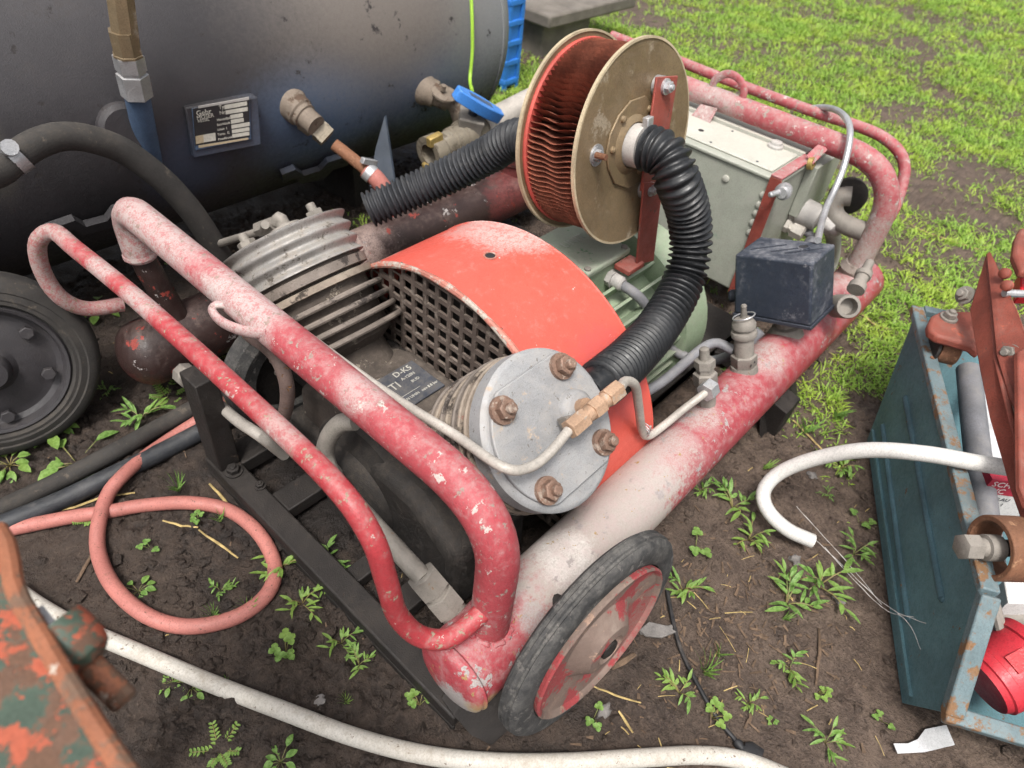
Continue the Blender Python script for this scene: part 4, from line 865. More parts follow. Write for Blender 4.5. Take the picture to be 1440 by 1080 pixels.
# gusset and mounting strips
MB().slab([AY(541, 163, 1.60), AY(556, 265, 1.52), AY(520, 262, 1.56), AY(528, 210, 1.60)], (.006, 0, 0)).build('gusset', 'gusset', RC)
for pts in ([(62, 314), (100, 301), (116, 310), (146, 302), (156, 288), (184, 279), (188, 288), (165, 296), (152, 312), (112, 322), (98, 314), (64, 326)], [(393, 238), (412, 231), (424, 240), (447, 233), (458, 221), (482, 214), (486, 226), (466, 232), (452, 246), (420, 252), (410, 244), (395, 250)]):
    MB().slab([RS(*p, .006) for p in pts], V(0, -.01, -.012)).build('mounting_strip', 'rec_tank', RC)
# black hose with clamp
bh = [AY(-40, 255, 1.40), AY(0, 240, 1.42), AY(22, 221, 1.43), AY(50, 203, 1.44), AY(85, 192, 1.45), AY(125, 195, 1.45), AY(175, 213, 1.45), AY(225, 250, 1.44), AY(265, 292, 1.43), AY(295, 335, 1.42), AY(315, 372, 1.42), AY(335, 420, 1.42)]
bho = MB().tube(resample(spline(bh, 8), .015), .0265, 18).build('black_hose', 'tyre_brown', RC)
k1, k2 = AY(16, 226, 1.43), AY(30, 216, 1.43); MB().tube([k1, k2], .0295, 24).build('hose_clamp', 'zinc', bho)
MB().lathe([(-.01, .014), (.012, .014)], AY(12, 208, 1.40), (0, -1, .5), 12).build('clamp_screw', 'zinc', bho)
MB().tube([AY(-20, 252, 1.42), AY(8, 234, 1.425)], .022, 16).build('hose_tail', 'grey_metal', bho)
# wheel
wx = Vector((-.20, -.945, .25)).normalized(); wq = V(.115, 1.46, .195)
tw = MB().ring([(-.05, .14), (-.05, .175), (-.03, .197), (0, .203), (.03, .198), (.042, .188), (.046, .175), (.044, .172), (.048, .160), (.046, .156), (.047, .150), (.042, .146), (.02, .14)], wq, wx, 72).build('wheel', 'tyre_brown', RC)
rm = MB().lathe([(0, .142), (.036, .144), (.042, .140), (.040, .134), (.020, .128), (.014, .118), (.016, .10), (.024, .085), (.026, .05), (.034, .040), (.050, .036), (.056, .03), (.058, 0)], wq, wx, 60).build('wheel_disc', 'rec_tank', tw)
for p in [(37, 466), (68, 523), (11, 583), (-30, 480)]:
    c = AP(*p, wq + wx * .022, wx); MB().bolt(c, wx, .014, stud=0, washer=False).build('bolt', 'rec_tank', tw)
MB().tube([wq, wq + V(.02, .5, .02)], .03, 14).build('axle', 'dark_iron', RC)
for xx in (-.1, 1.3): MB().b2((xx, 1.78, -.01), (xx + .06, 2.2, .16)).build('support', 'dark_iron', RC)
# green wire hanging down the shell
gw = [RS(662, -15, .03), RS(664, 30, .028), RS(664, 75, .03), RS(661, 112, .05), AY(664, 128, 1.47)]
tag(MB().tube(spline(gw, 8), .0055, 8).build('green_wire', 'wire_green'), 'thin bright green wire hanging down the end of the black tank', 'wire')

# ------------------------------------------------------------------ far left-overs at the top
cr = thing('plastic_crate', 'bright blue plastic crate showing behind the end of the big tank', 'crate', (2.62, 2.45, 0))
cx0, cx1, cy0, cy1 = 2.50, 2.60, 2.20, 2.75
for i in range(7): MB().b2((cx0, cy0, .03 + i * .085), (cx1, cy1, .055 + i * .085)).build('rail', 'crate_blue', cr, bevel=.004)
for (a, b) in ((cx0, cy0), (cx1 - .02, cy0), (cx0, cy1 - .03), (cx0, (cy0 + cy1) / 2)): MB().b2((a + .002, b + .002, .0), (a + .024, b + .03, .62)).build('post', 'crate_blue', cr, bevel=.004)
MB().b2((cx0 + .008, cy0 + .010, .02), (cx1 - .008, cy1 - .02, .61)).build('inner_wall', 'crate_blue', cr)
sb = thing('raised_slab', 'grey weathered slab on blocks at the top edge beside the grass', 'slab', (3.9, 3.2, 0))
c0 = AZ(806, 22, .22)
MB().b2((c0.x - .16, c0.y + .02, .17), (c0.x + .6, c0.y + .75, .235)).build('slab_top', 'concrete', sb, bevel=.012)
MB().b2((c0.x - .1, c0.y + .1, -.03), (c0.x + .3, c0.y + .4, .17)).build('block', 'concrete', sb, bevel=.01)
MB().b2((c0.x - .1, c0.y + .45, -.03), (c0.x + .3, c0.y + .7, .17)).build('block', 'concrete', sb, bevel=.01)

# ------------------------------------------------------------------ teal steel chest on the right
TB = thing('steel_chest', 'open teal sheet steel chest with rusty pale rim on the right', 'chest', (1.3, -.25, 0))
bA = V(.97, -.263, 0); bu = V(.894, .449, 0).normalized(); bv = V(.449, -.894, 0).normalized(); bw = .46
def BP(s, t, z): return bA + bu * s + bv * t + V(0, 0, z)
side = [(0, -.01), (.706, -.01), (.866, .300), (.05, .300), (-.082, .140)]
so_ = MB().slab([BP(s, 0, z) for s, z in side], bv * .005).build('side_panel', 'box_teal', TB)
MB().slab([BP(s, bw, z) for s, z in side], bv * -.005).build('side_panel', 'box_teal', TB)
MB().slab([BP(0, .006, 0), BP(0, bw - .006, 0), BP(.706, bw - .006, 0), BP(.706, .006, 0)], (0, 0, .005)).build('floor_panel', 'box_teal', TB)
MB().slab([BP(.706, .006, 0), BP(.706, bw - .006, 0), BP(.862, bw - .006, .298), BP(.862, .006, .298)], bu * -.005).build('end_panel', 'box_teal', TB)
MB().slab([BP(0, .006, 0), BP(0, bw - .006, 0), BP(-.080, bw - .006, .138), BP(-.080, .006, .138)], bu * .005).build('front_panel', 'box_teal', TB)
def strip(a, b, w, h, out, mat='box_rim'):
    a, b = Vector(a), Vector(b); d = (b - a).normalized(); o = Vector(out).normalized(); u = d.cross(o).normalized()
    return MB().slab([a - o * w * .5 - u * h / 2, a + o * w * .5 - u * h / 2, a + o * w * .5 + u * h / 2, a - o * w * .5 + u * h / 2], b - a).build('rim', mat, TB, bevel=.003)
strip(BP(.868, -.002, .304), BP(.05, -.002, .304), .030, .018, bv); strip(BP(.048, -.001, .302), BP(-.085, -.001, .142), .030, .022, bv)
strip(BP(-.085, -.014, .140), BP(-.085, bw, .140), .028, .020, bu + V(0, 0, .3)); strip(BP(.868, .016, .304), BP(.868, bw, .304), .026, .016, bu)
MB().slab([BP(.0, -.006, .02), BP(.70, -.006, .02), BP(.705, -.006, .03), BP(-.006, -.006, .03)], bv * .006).build('seam', 'box_teal', TB)
nb_ = -bv
for (p, q) in [((1242, 600), (1278, 870)), ((1274, 560), (1326, 842))]:
    a = AP(*p, bA + bv * .001, bv); b = AP(*q, bA + bv * .001, bv)
    MB().tube(resample([a, b], .02), .0085, 12, flat=(1, 1)).build('rib', 'box_rib', TB)
    MB().lathe([(-.007, .002), (-.004, .007), (0, .0085), (.006, .002)], b, bv, 12).build('rib_end', 'box_rib', TB)
    MB().lathe([(-.007, .002), (-.004, .007), (0, .0085), (.006, .002)], a, bv, 12).build('rib_end', 'box_rib', TB)
MB().lathe([(0, .005), (.0012, .005)], AZ(1311, 503, .314), (0, 0, 1), 12).build('rim_hole', 'rust', TB)

# things lying in the chest
tag(MB().tube([AZ(1362, 520, .27), AZ(1368, 580, .25), AZ(1392, 790, .18)], .026, 18).build('grey_pipe', 'cable_grey'), 'grey plastic pipe lying along the inside of the teal chest', 'pipe')
tag(MB().slab([AZ(1379, 520, .24), AZ(1392, 518, .24), AZ(1420, 700, .20), AZ(1400, 700, .20)], (0, 0, -.05)).build('flaking_board', 'paper', bevel=.002), 'flaking white board beside the grey pipe in the chest', 'board')
ca = thing('carton', 'small white and red carton with printed text under the white hose', 'carton', AZ(1405, 720, .15))
cz = .255; c00 = AZ(1381, 686, cz); c10 = AZ(1396, 674, cz); c20 = AZ(1440, 680, cz)
ex = (c20 - c10); ex.z = 0; ex = ex.normalized(); ey = V(-ex.y, ex.x, 0); 
def CPt(a, b, z): return c10 + ex * a + ey * b + V(0, 0, z - cz)
fdir = V(-ey.x, -ey.y, 0)
MB().slab([CPt(0, 0, cz), CPt(.11, 0, cz), CPt(.11, .05, cz), CPt(0, .05, cz)], (0, 0, -.17)).build('carton_body', 'carton_white', ca, bevel=.001)
MB().slab([CPt(-.001, -.0012, cz + .001), CPt(.111, -.0012, cz + .001), CPt(.111, .051, cz + .001), CPt(-.001, .051, cz + .001)], (0, 0, -.042)).build('carton_band', 'carton_red', ca)
def ctx(s, a, z, size, mat):
    m = Matrix((ex, V(0, 0, 1), ex.cross(V(0, 0, 1)))).transposed().to_4x4(); m.translation = CPt(a, -.0016, z); text(s, size, m, mat, 'lettering', ca, .0003)
ctx('SCH', .006, cz - .018, .020, 'carton_white'); ctx('WC', .006, cz - .037, .020, 'carton_white')
for i, s in enumerate(['• EINLAU', '• CON 1', '• WEIS', '• Low', '  shadow']): ctx(s, .012, cz - .058 - i * .016, .013, 'ink')
tag(MB().slab([AZ(1412, 815, .16), AZ(1470, 812, .16), AZ(1470, 850, .16), AZ(1418, 848, .16)], (0, 0, -.05)).build('white_box', 'carton_white', bevel=.002), 'plain white box below the rusty roller in the chest', 'box')
tag(MB().tube([AZ(1395, 862, .10), AZ(1470, 872, .10)], .022, 16).build('dull_tube', 'grey_metal'), 'dull grey tube lying across the chest below the white box', 'tube')
tag(MB().tube([AZ(1396, 842, .2), AZ(1408, 888, .17)], .010, 10).build('steel_rod', 'grey_metal'), 'short rusty steel rod leaning on the chest rim', 'rod')
tag(MB().slab([AZ(1405, 885, .06), AZ(1470, 885, .06), AZ(1470, 960, .06), AZ(1400, 950, .06)], (0, 0, -.03)).build('grey_tin', 'grey_metal', bevel=.003), 'flat grey tin at the bottom of the chest beside the red cup', 'tin')
cu = thing('red_cup', 'red plastic cup lying on its side in the chest corner', 'cup', AZ(1420, 960, .1))
c0_ = AZ(1395, 955, .12); ca_ = (AZ(1462, 918, .16) - c0_).normalized()
cb_ = MB().lathe([(0, .0), (.0, .052), (.010, .056), (.012, .060), (.028, .061), (.03, .058), (.085, .066), (.087, .071), (.105, .072), (.107, .066), (.10, .064)], c0_ - ca_ * .02, ca_, 36).build('cup_body', 'cup_red', cu)
x_, y_, _a = basis(ca_)
tw_ = (Vector(CO) - c0_).normalized(); tw_ = (tw_ - ca_ * tw_.dot(ca_)).normalized(); ts_ = ca_.cross(tw_)
MB().slab([c0_ + ca_ * a + ts_ * b + tw_ * .0605 for a, b in [(.02, -.018), (.055, -.018), (.055, .012), (.02, .012)]], tw_ * .003).build('cup_label', 'cup_label', cu)

# red oxide lever mechanism resting over the chest
RM = thing('lever_mechanism', 'rusty red oxide steel lever mechanism with rollers resting over the chest', 'machine part', (1.5, -.1, .3))
def ZS(pts, th, name, mat, bevel=.003):
    return MB().slab([AZ(x, y, z) for x, y, z in pts], th).build(name, mat, RM, bevel=bevel)
ZS([(1306, 455, .375), (1311, 443, .375), (1326, 436, .375), (1345, 437, .375), (1385, 437, .375), (1387, 472, .375), (1378, 496, .365), (1366, 486, .372), (1340, 478, .375), (1318, 472, .375), (1307, 463, .375)], (0, 0, -.022), 'arm', 'red_oxide', .006)
MB().bolt(AZ(1334, 447, .376), (0, 0, 1), .014, stud=.35).build('bolt', 'grey_metal', RM)
MB().ring([(-.02, .012), (-.02, .034), (.02, .034), (.02, .012)], AZ(1331, 490, .32), V(bu.x, bu.y, 0).cross(V(0, 0, 1)), 26).build('roller', 'rust', RM)
MB().lathe([(-.003, .036), (.003, .036)], AZ(1313, 488, .32), V(bu.x, bu.y, 0).cross(V(0, 0, 1)), 26).build('washer', 'dark_iron', RM)
ZS([(1386, 358, .50), (1363, 437, .42), (1377, 520, .40), (1393, 590, .39), (1420, 690, .36), (1445, 760, .34), (1470, 760, .36), (1420, 600, .42), (1398, 500, .44)], (.010, -.006, .004), 'channel_web', 'red_oxide')
ZS([(1386, 357, .505), (1398, 380, .50), (1425, 440, .49), (1450, 510, .47), (1470, 640, .42), (1440, 610, .41), (1418, 560, .43), (1400, 500, .445)], (.004, -.004, .008), 'channel_flange', 'red_oxide')
ZS([(1424, 500, .47), (1445, 490, .47), (1470, 600, .43), (1470, 720, .40), (1436, 716, .40), (1426, 690, .41)], (.003, -.003, .012), 'side_plate', 'red_oxide')
ZS([(1421, 345, .52), (1428, 331, .52), (1460, 326, .52), (1460, 395, .52), (1428, 392, .52), (1418, 368, .52)], (0, 0, .02), 'arm', 'red_oxide', .006)
ZS([(1423, 400, .47), (1460, 392, .47), (1460, 428, .46), (1424, 428, .46)], (0, 0, .03), 'bracket', 'cup_label')
for p, z in [((1357, 415), .43), ((1420, 498), .45)]: MB().bolt(AZ(*p, z), (-.75, .45, .35), .015, stud=.5).build('bolt', 'grey_metal', RM)
for p in [(1414, 385), (1417, 402)]: MB().lathe([(0, .012), (.008, .011), (.012, .005)], AZ(*p, .52), (-.7, .4, .3), 14).build('rivet', 'red_oxide', RM)
MB().tube([AZ(1412, 412, .5), AZ(1460, 414, .5)], .008, 10).build('pin', 'zinc', RM)
ra_ = (AZ(1384, 768, .37) - AZ(1440, 770, .37)).normalized(); rc_ = AZ(1412, 771, .34)
MB().ring([(-.027, .040), (-.027, .054), (.027, .054), (.027, .044)], rc_, ra_, 40).build('roller', 'rust', RM, bevel=.002)
MB().lathe([(.01, .022), (.035, .022), (.036, .016), (.05, .016)], rc_, ra_, 20).build('washer', 'grey_metal', RM)
MB().lathe([(0, .021), (.002, .022), (.028, .022), (.030, .018)], rc_ + ra_ * .047, ra_, 6).build('bolt', 'grey_metal', RM)
MB().tube([rc_, rc_ - ra_ * .12 + V(0, 0, .02)], .014, 12).build('pin', 'dark_iron', RM)
# ------------------------------------------------------------------ hoses and pipes on the ground
def hose_obj(pts, r, name, mat, label, cat, n=14, step=.02):
    P = [AG(x, y, r + dz) if z is None else AZ(x, y, z) for (x, y, z, dz) in pts]
    return tag(MB().tube(resample(spline(P, 8), step), r, n).build(name, mat), label, cat)
def gp(*l): return [(x, y, None, 0) if len(t) == 2 else (t[0], t[1], None, t[2]) for t in l for x, y in [t[:2]]]
hose_obj(gp((-60, 760), (20, 743), (100, 727), (150, 720), (200, 711), (265, 707), (320, 717), (362, 748), (386, 793), (378, 832), (340, 864), (285, 880), (235, 877), (190, 855), (155, 818), (138, 775), (139, 735), (152, 695, .012), (170, 672, .02), (200, 645, .012), (250, 610), (300, 578), (350, 540)), .0145, 'red_hose', 'red_hose', 'faded red rubber hose looped on the mud at left', 'hose', step=.015)
hose_obj(gp((20, 828), (60, 855), (110, 882), (200, 920), (300, 962), (400, 1000), (500, 1037), (600, 1062), (700, 1072), (800, 1072), (900, 1066), (980, 1062), (1040, 1068), (1100, 1090), (1160, 1120)), .0150, 'white_hose', 'white_hose', 'long dirty white hose running along the bottom of the picture', 'hose', step=.015)
wr_ = [(1480, 668, .34, 0), (1440, 661, .338, 0), (1380, 652, .336, 0), (1300, 638, .325, 0), (1220, 633, .27, 0), (1150, 644, .19, 0), (1098, 664, .12, 0), (1074, 690, .075, 0), (1080, 718, .05, 0), (1108, 745, .032, 0), (1143, 761, .022, 0)]
wh = hose_obj(wr_, .0158, 'white_hose', 'clean_hose', 'clean white hose bent over the chest rim, its cut end on the mud', 'hose', step=.012)
hose_obj(gp((-60, 742), (0, 716), (80, 678), (160, 636), (230, 597), (290, 565), (340, 545)), .0195, 'black_pipe', 'tyre_brown', 'upper of two muddy black pipes on the ground by the wheel', 'pipe')
hose_obj(gp((-60, 762), (10, 735), (90, 702), (160, 668), (230, 634), (300, 598), (350, 575)), .0205, 'black_pipe', 'hose_grey', 'lower of two black pipes on the ground, smooth and grey black', 'pipe')
pc_ = thing('power_cord', 'thin black cord with a flat plug lying on mud right of the wheel', 'cord', AG(1000, 980))
P = [AG(x, y, .005) for x, y in [(938, 830), (948, 880), (960, 920), (985, 970), (1010, 1012), (1035, 1042)]]
MB().tube(spline(P, 6), .0045, 8).build('lead', 'cable_black', pc_)
P = [AG(x, y, .009) for x, y in [(1035, 1042), (1046, 1056)]]; MB().tube(resample(P, .006), [.009 if i % 2 else .007 for i in range(len(resample(P, .006)))], 10).build('strain_relief', 'cable_black', pc_)
a = AG(1044, 1054, .01); b = AG(1068, 1070, .01); MB().tube([a, a.lerp(b, .3), b], [.012, .018, .018], 12, flat=(1.3, .6)).build('plug', 'cable_black', pc_)

# ------------------------------------------------------------------ green and orange painted iron in the near left corner
FG = thing('iron_beam', 'flaking green and orange painted iron beam with a bolt in the near left corner', 'beam', (-.05, .5, 0))
zf = .74
def fz(x, y, z=zf): return AZ(x, y, z)
MB().slab([fz(*p) for p in [(-420, 1500), (-260, 700), (-60, 722), (-10, 740), (12, 770), (20, 830), (52, 885), (100, 968), (142, 1035), (200, 1120), (380, 1450)]], (0, 0, -.012)).build('beam_flange', 'fg_green', FG, bevel=.003)
MB().slab([fz(*p, zf - .012) for p in [(20, 832), (100, 968), (142, 1035), (200, 1120), (380, 1450)]] + [fz(*p, zf - .012) + V(-.008, 0, 0) for p in [(380, 1450), (200, 1120), (142, 1035), (100, 968), (20, 832)]], (0, 0, -.10)).build('beam_web', 'fg_edge', FG)
MB().tube(resample([fz(*p, zf - .003) for p in [(-4, 744), (12, 772), (20, 832), (100, 968), (142, 1035), (200, 1120), (310, 1320)]], .02), .0075, 10).build('beam_edge', 'fg_edge', FG)
for lx, ly in ((-300, 1200), (-200, 780)):
    q = fz(lx, ly); MB().b2((q.x - .02, q.y - .02, -.02), (q.x + .02, q.y + .02, zf - .012)).build('beam_leg', 'fg_green', FG)
ba = fz(78, 884, zf - .02); bd = (fz(132, 938, zf - .04) - ba).normalized()
MB().lathe([(-.01, .022), (.004, .0235), (.013, .0235), (.024, .020), (.03, .012)], ba + bd * .008, bd, 26).build('bolt_head', 'fg_green', FG)
MB().lathe([(0, .0105), (.044, .0105), (.047, .008)], ba + bd * .022 + V(0, -.006, -.009), bd, 14).build('bolt_shank', 'fg_edge', FG)
MB().slab([fz(52, 855, zf - .02), fz(60, 850, zf - .02), fz(92, 890, zf - .02), fz(84, 900, zf - .02)], (0, 0, -.03)).build('washer_plate', 'zinc', FG)

# ------------------------------------------------------------------ small litter
def strip_obj(name, px, py, ln, ang, w, mat, label, cat, group=None, up=.006, bend=.1):
    c = AG(px, py, up); d = V(math.cos(ang), math.sin(ang), 0); s = V(-d.y, d.x, 0); P = []
    for t in np.linspace(-.5, .5, 7):
        q = c + d * ln * t + s * bend * ln * (t * t - .1); q.z = gz(q.x, q.y) + up; P.append(q)
    return tag(MB().tube(P, [w * (1 - .35 * abs(t)) for t in np.linspace(-1, 1, 7)], 6, flat=(1, .5)).build(name, mat), label, cat, group)
def pxang(a, b): p, q = AG(*a), AG(*b); return math.atan2(q.y - p.y, q.x - p.x), (q - p).length, ((a[0] + b[0]) / 2, (a[1] + b[1]) / 2)
for a, b, w, mat, nm, lab in [((1310, 330), (1375, 352), .007, 'straw', 'straw', 'long yellow straw in the grass right of the rear handle'), ((1280, 315), (1315, 332), .004, 'straw', 'straw', 'short straw touching the rear handle leg in the grass'), ((1205, 440), (1248, 462), .008, 'straw', 'straw', 'pale straw beside the outlet port of the near tank'), ((1115, 590), (1165, 640), .006, 'straw', 'straw', 'yellow straw above the white hose bend'), ((230, 735), (280, 745), .005, 'straw', 'straw', 'yellow straw inside the red hose loop, upper left'), ((280, 745), (335, 785), .005, 'straw', 'straw', 'yellow straw inside the red hose loop, pointing right'), ((295, 680), (330, 722), .006, 'straw', 'straw', 'straw beside the dark frame corner'), ((60, 722), (190, 690), .006, 'straw', 'straw', 'long straw lying along the red hose at left'), ((108, 818), (130, 775), .007, 'twig', 'twig', 'dark twig left of the red hose loop'), ((1395 - 240, 880), (1150, 960), .006, 'twig', 'twig', 'dark twig under the weed clump right of the plug'), ((860, 940), (893, 920), .012, 'twig', 'bark', 'reddish bark strip leaning on the near wheel'), ((900, 890), (950, 880), .012, 'stone', 'stone_flake', 'flat grey flake beside the near wheel'), ((870, 1000), (890, 1030), .005, 'straw', 'straw', 'straw below the near wheel'), ((830, 965), (900, 990), .004, 'straw', 'straw', 'thin straw at the foot of the near wheel'), ((700, 985), (705, 1000), .004, 'straw', 'straw', 'tiny straw under the tank front end')]:
    an, ln, c = pxang(a, b); strip_obj(nm, *c, ln, an, w * .55, mat, lab, nm.replace('_', ' '), bend=.08 * random.uniform(-1, 1))
tag(MB().slab([AG(x, y, .012) for x, y in [(1256, 1046), (1262, 1060), (1300, 1058), (1342, 1048), (1330, 1020), (1300, 1026), (1290, 1040), (1276, 1046)]], (0, 0, .002)).build('paper_scrap', 'paper'), 'torn grey scrap of paper in front of the teal chest', 'scrap')
tag(MB().slab([AG(x, y, .010) for x, y in [(898, 888), (912, 876), (938, 882), (950, 890), (930, 898), (908, 896)]], (0, 0, .006)).build('grey_flake', 'stone', bevel=.001), 'flat grey flake beside the rear of the near wheel', 'flake')
def rock(c, r, sub=1):
    bm = bmesh.new(); bmesh.ops.create_icosphere(bm, subdivisions=sub, radius=1)
    s = [random.uniform(.7, 1.3) for _ in range(3)]; ph = random.random() * 9
    vs = [(c[0] + v.co.x * r * s[0] * (1 + .45 * math.sin(5 * v.co.y + ph)), c[1] + v.co.y * r * s[1] * (1 + .4 * math.sin(4 * v.co.z + ph)), c[2] + v.co.z * r * .65 * s[2] * (1 + .2 * math.sin(6 * v.co.x + ph))) for v in bm.verts]
    fs = [tuple(v.index for v in f.verts) for f in bm.faces]; bm.free(); return vs, fs
for (x, y, r, l) in [(1118, 787, .016, 'small grey stone below the white hose end'), (1180, 842, .012, 'small grey stone between the weeds right of the wheel'), (450, 985, .008, 'pale pebble left of the frame foot'), (1142, 668, .010, 'pale pebble inside the bend of the clean white hose'), (850, 1000, .012, 'dark pebble under the near wheel')]:
    p = AG(x, y, r * .3); tag(MB().add(*rock(p, r, 2)).build('stone', 'stone', ang=60), l, 'stone')
# crumbs of earth, straw bits and husks
cl_ = MB(); base = [rock((0, 0, 0), 1, 1) for _ in range(8)]
cx = rng.uniform(0, 2.6, 60000); cy = rng.uniform(-.7, 2.0, 60000)
dn = (.16 + 3.6 * np.clip(fbm(cx, cy, 2.2, 3) + .08, 0, 1)) * np.where(cx - .75 * cy > .9, .5, 1); k_ = rng.random(60000) < dn * .7; cx, cy = cx[k_][:15000], cy[k_][:15000]; czz = hgt(cx, cy)
bv_s = [np.array(b[0]) for b in base]; rr_ = .0016 + .0100 * rng.random(len(cx)) ** 2.8; aa = rng.random(len(cx)) * 6.3; off = 0; VV = []; FF = []
for q in range(len(cx)):
    v = bv_s[q % 8]; c, s_ = math.cos(aa[q]), math.sin(aa[q]); r = rr_[q]
    VV.append(np.stack([cx[q] + (v[:, 0] * c - v[:, 1] * s_) * r, cy[q] + (v[:, 0] * s_ + v[:, 1] * c) * r, czz[q] + r * .15 + v[:, 2] * r], -1)); FF.append(np.array(base[q % 8][1]) + off); off += len(v)
cl_.v = np.concatenate(VV).tolist(); cl_.f = np.concatenate(FF).tolist()
o = cl_.build('soil_crumbs', 'clod', smooth=False); o['kind'] = 'stuff'; o['label'] = 'crumbs and clods of dark earth'
lt = MB()
for k in range(170):
    if random.random() < .35: x, y = random.gauss(.85, .25), random.gauss(.02, .12)
    else: x, y = random.uniform(.05, 2.4), random.uniform(-.6, 1.9)
    a = random.random() * 6.3; ln = random.uniform(.006, .035) * (1 if random.random() < .85 else 2); w = random.uniform(.0005, .0013); d = V(math.cos(a), math.sin(a), random.uniform(-.15, .15))
    p = V(x, y, gz(x, y) + .003); q = p + d * ln; lt.tube([p, (p + q) / 2 + V(0, 0, .002), q], w, 4, flat=(1, .6))
bk = MB()
for k in range(420):
    if k < 300: x, y = random.gauss(.86, .16), random.gauss(.04, .10)
    else: x, y = random.uniform(.05, 2.2), random.uniform(-.6, 1.9)
    a = random.random() * 6.3; ln = random.uniform(.005, .028); w = random.uniform(.0008, .0035); d = V(math.cos(a), math.sin(a), random.uniform(-.2, .2)); sd = V(-d.y, d.x, random.uniform(-.3, .3)) * w; p = V(x, y, gz(x, y) + .0025)
    bk.slab([p - sd, p + sd, p + d * ln + sd * .5, p + d * ln - sd * .4], (0, 0, .0012))
o = bk.build('bark_litter', 'twig', smooth=False); o['kind'] = 'stuff'; o['label'] = 'bits of dark bark and rotten stalk on the mud'
o = lt.build('straw_litter', 'straw', smooth=False); o['kind'] = 'stuff'; o['label'] = 'scattered bits of dry straw and stalk'

cw = MB()
for pts in ([(1146, 758, .03), (1190, 800, .02), (1235, 842, .03), (1262, 862, .06)], [(1120, 712, .03), (1150, 745, .02), (1195, 795, .02), (1240, 850, .02)], [(1160, 770, .02), (1215, 830, .015), (1250, 860, .04), (1285, 868, .09)], [(1262, 862, .06), (1280, 880, .08), (1300, 925, .08)], [(1262, 862, .06), (1310, 880, .12)]):
    P = spline([AZ(*p) for p in pts], 6); cw.tube([q + V(0, 0, random.uniform(-.001, .001)) for q in P], [random.uniform(.0003, .0008) for q in P], 5)
tag(cw.build('cobweb', 'carton_white'), 'dusty cobweb strands stretched from the white hose end to the chest', 'cobweb')
# ------------------------------------------------------------------ weeds
def leaf(b, p, d, up, ln, w, curl=.25):
    d = d.normalized(); s = d.cross(up)
    if s.length < 1e-4: s = V(1, 0, 0)
    s.normalize(); nrm = s.cross(d).normalized(); vs = []; prof = [(0, .12), (.25, .8), (.55, 1), (.82, .6), (1, .0)]
    for t, k in prof:
        c = p + d * ln * t - nrm * curl * ln * t * t
        if k == 0: vs.append(c)
        else: vs += [c - s * w * k + nrm * w * .35 * k, c, c + s * w * k + nrm * w * .35 * k]
    fs = []
    for i in range(3):
        a = i * 3; fs += [(a, a + 1, a + 4, a + 3), (a + 1, a + 2, a + 5, a + 4)]
    fs += [(9, 10, 12), (10, 11, 12)]; b.add(vs, fs)
def make_weed(kind, rs):
    rn = random.Random(rs); L = MB(); T = MB()
    if kind == 'knot':
        for k in range(rn.randint(4, 7)):
            a = rn.random() * 6.3; el = rn.uniform(.15, 1.0); ln = rn.uniform(.02, .06); d = V(math.cos(a) * math.cos(el), math.sin(a) * math.cos(el), math.sin(el)); P = []
            for t in np.linspace(0, 1, 5): P.append(d * ln * t + V(0, 0, .010 * math.sin(t * 3)))
            T.tube(P, .0013, 5)
            for t in np.linspace(.3, 1, 5):
                p = d * ln * t + V(0, 0, .010 * math.sin(t * 3)); b = a + rn.uniform(-1.3, 1.3); e2 = rn.uniform(.0, .8)
                leaf(L, p, V(math.cos(b) * math.cos(e2), math.sin(b) * math.cos(e2), math.sin(e2)), V(0, 0, 1), rn.uniform(.016, .045), rn.uniform(.0028, .0052))
    elif kind == 'broad':
        for k in range(rn.randint(7, 11)):
            a = k * 2.4 + rn.random() * .5; el = rn.uniform(.25, .9); ln = rn.uniform(.02, .06); d = V(math.cos(a) * math.cos(el), math.sin(a) * math.cos(el), math.sin(el))
            T.tube([V(0, 0, 0), d * ln * .5 + V(0, 0, .004), d * ln], .0012, 5); leaf(L, d * ln, V(math.cos(a), math.sin(a), rn.uniform(-.2, .3)), V(0, 0, 1), rn.uniform(.028, .046), rn.uniform(.009, .014), .3)
    elif kind == 'clover':
        for k in range(rn.randint(3, 5)):
            a = rn.random() * 6.3; q = V(math.cos(a) * rn.uniform(.008, .03), math.sin(a) * rn.uniform(.008, .03), rn.uniform(.012, .026)); T.tube([V(0, 0, 0), q * .5 + V(0, 0, .006), q], .0009, 5)
            for j in range(3): b = a + j * 2.09; leaf(L, q, V(math.cos(b), math.sin(b), .15), V(0, 0, 1), .012, .0062, .1)
    elif kind == 'fern':
        for k in range(rn.randint(5, 8)):
            a = k * 1.1 + rn.random() * .4; ln = rn.uniform(.03, .055); d = V(math.cos(a), math.sin(a), .45).normalized(); T.tube([V(0, 0, 0), d * ln], .001, 4); s = d.cross(V(0, 0, 1)).normalized()
            for t in np.linspace(.25, 1, 6):
                for sg in (-1, 1): leaf(L, d * ln * t, d * .6 + s * sg, V(0, 0, 1), .013 * (1.2 - .5 * t), .0028, .1)
    else:
        for k in range(rn.randint(8, 14)):
            a = rn.random() * 6.3; d = V(math.cos(a) * .5, math.sin(a) * .5, 1); leaf(L, V(rn.gauss(0, .004), rn.gauss(0, .004), 0), d, V(math.sin(a), -math.cos(a), .1), rn.uniform(.035, .075), rn.uniform(.0018, .0032), .35)
        T.tube([V(0, 0, 0), V(0, 0, .01)], .002, 5)
    return L, T
WM = {}
def mesh_of(b, mat, nm):
    me = bpy.data.meshes.new(nm); me.from_pydata(b.v, [], b.f); me.materials.append(M[mat]); me.polygons.foreach_set('use_smooth', [True] * len(me.polygons)); return me
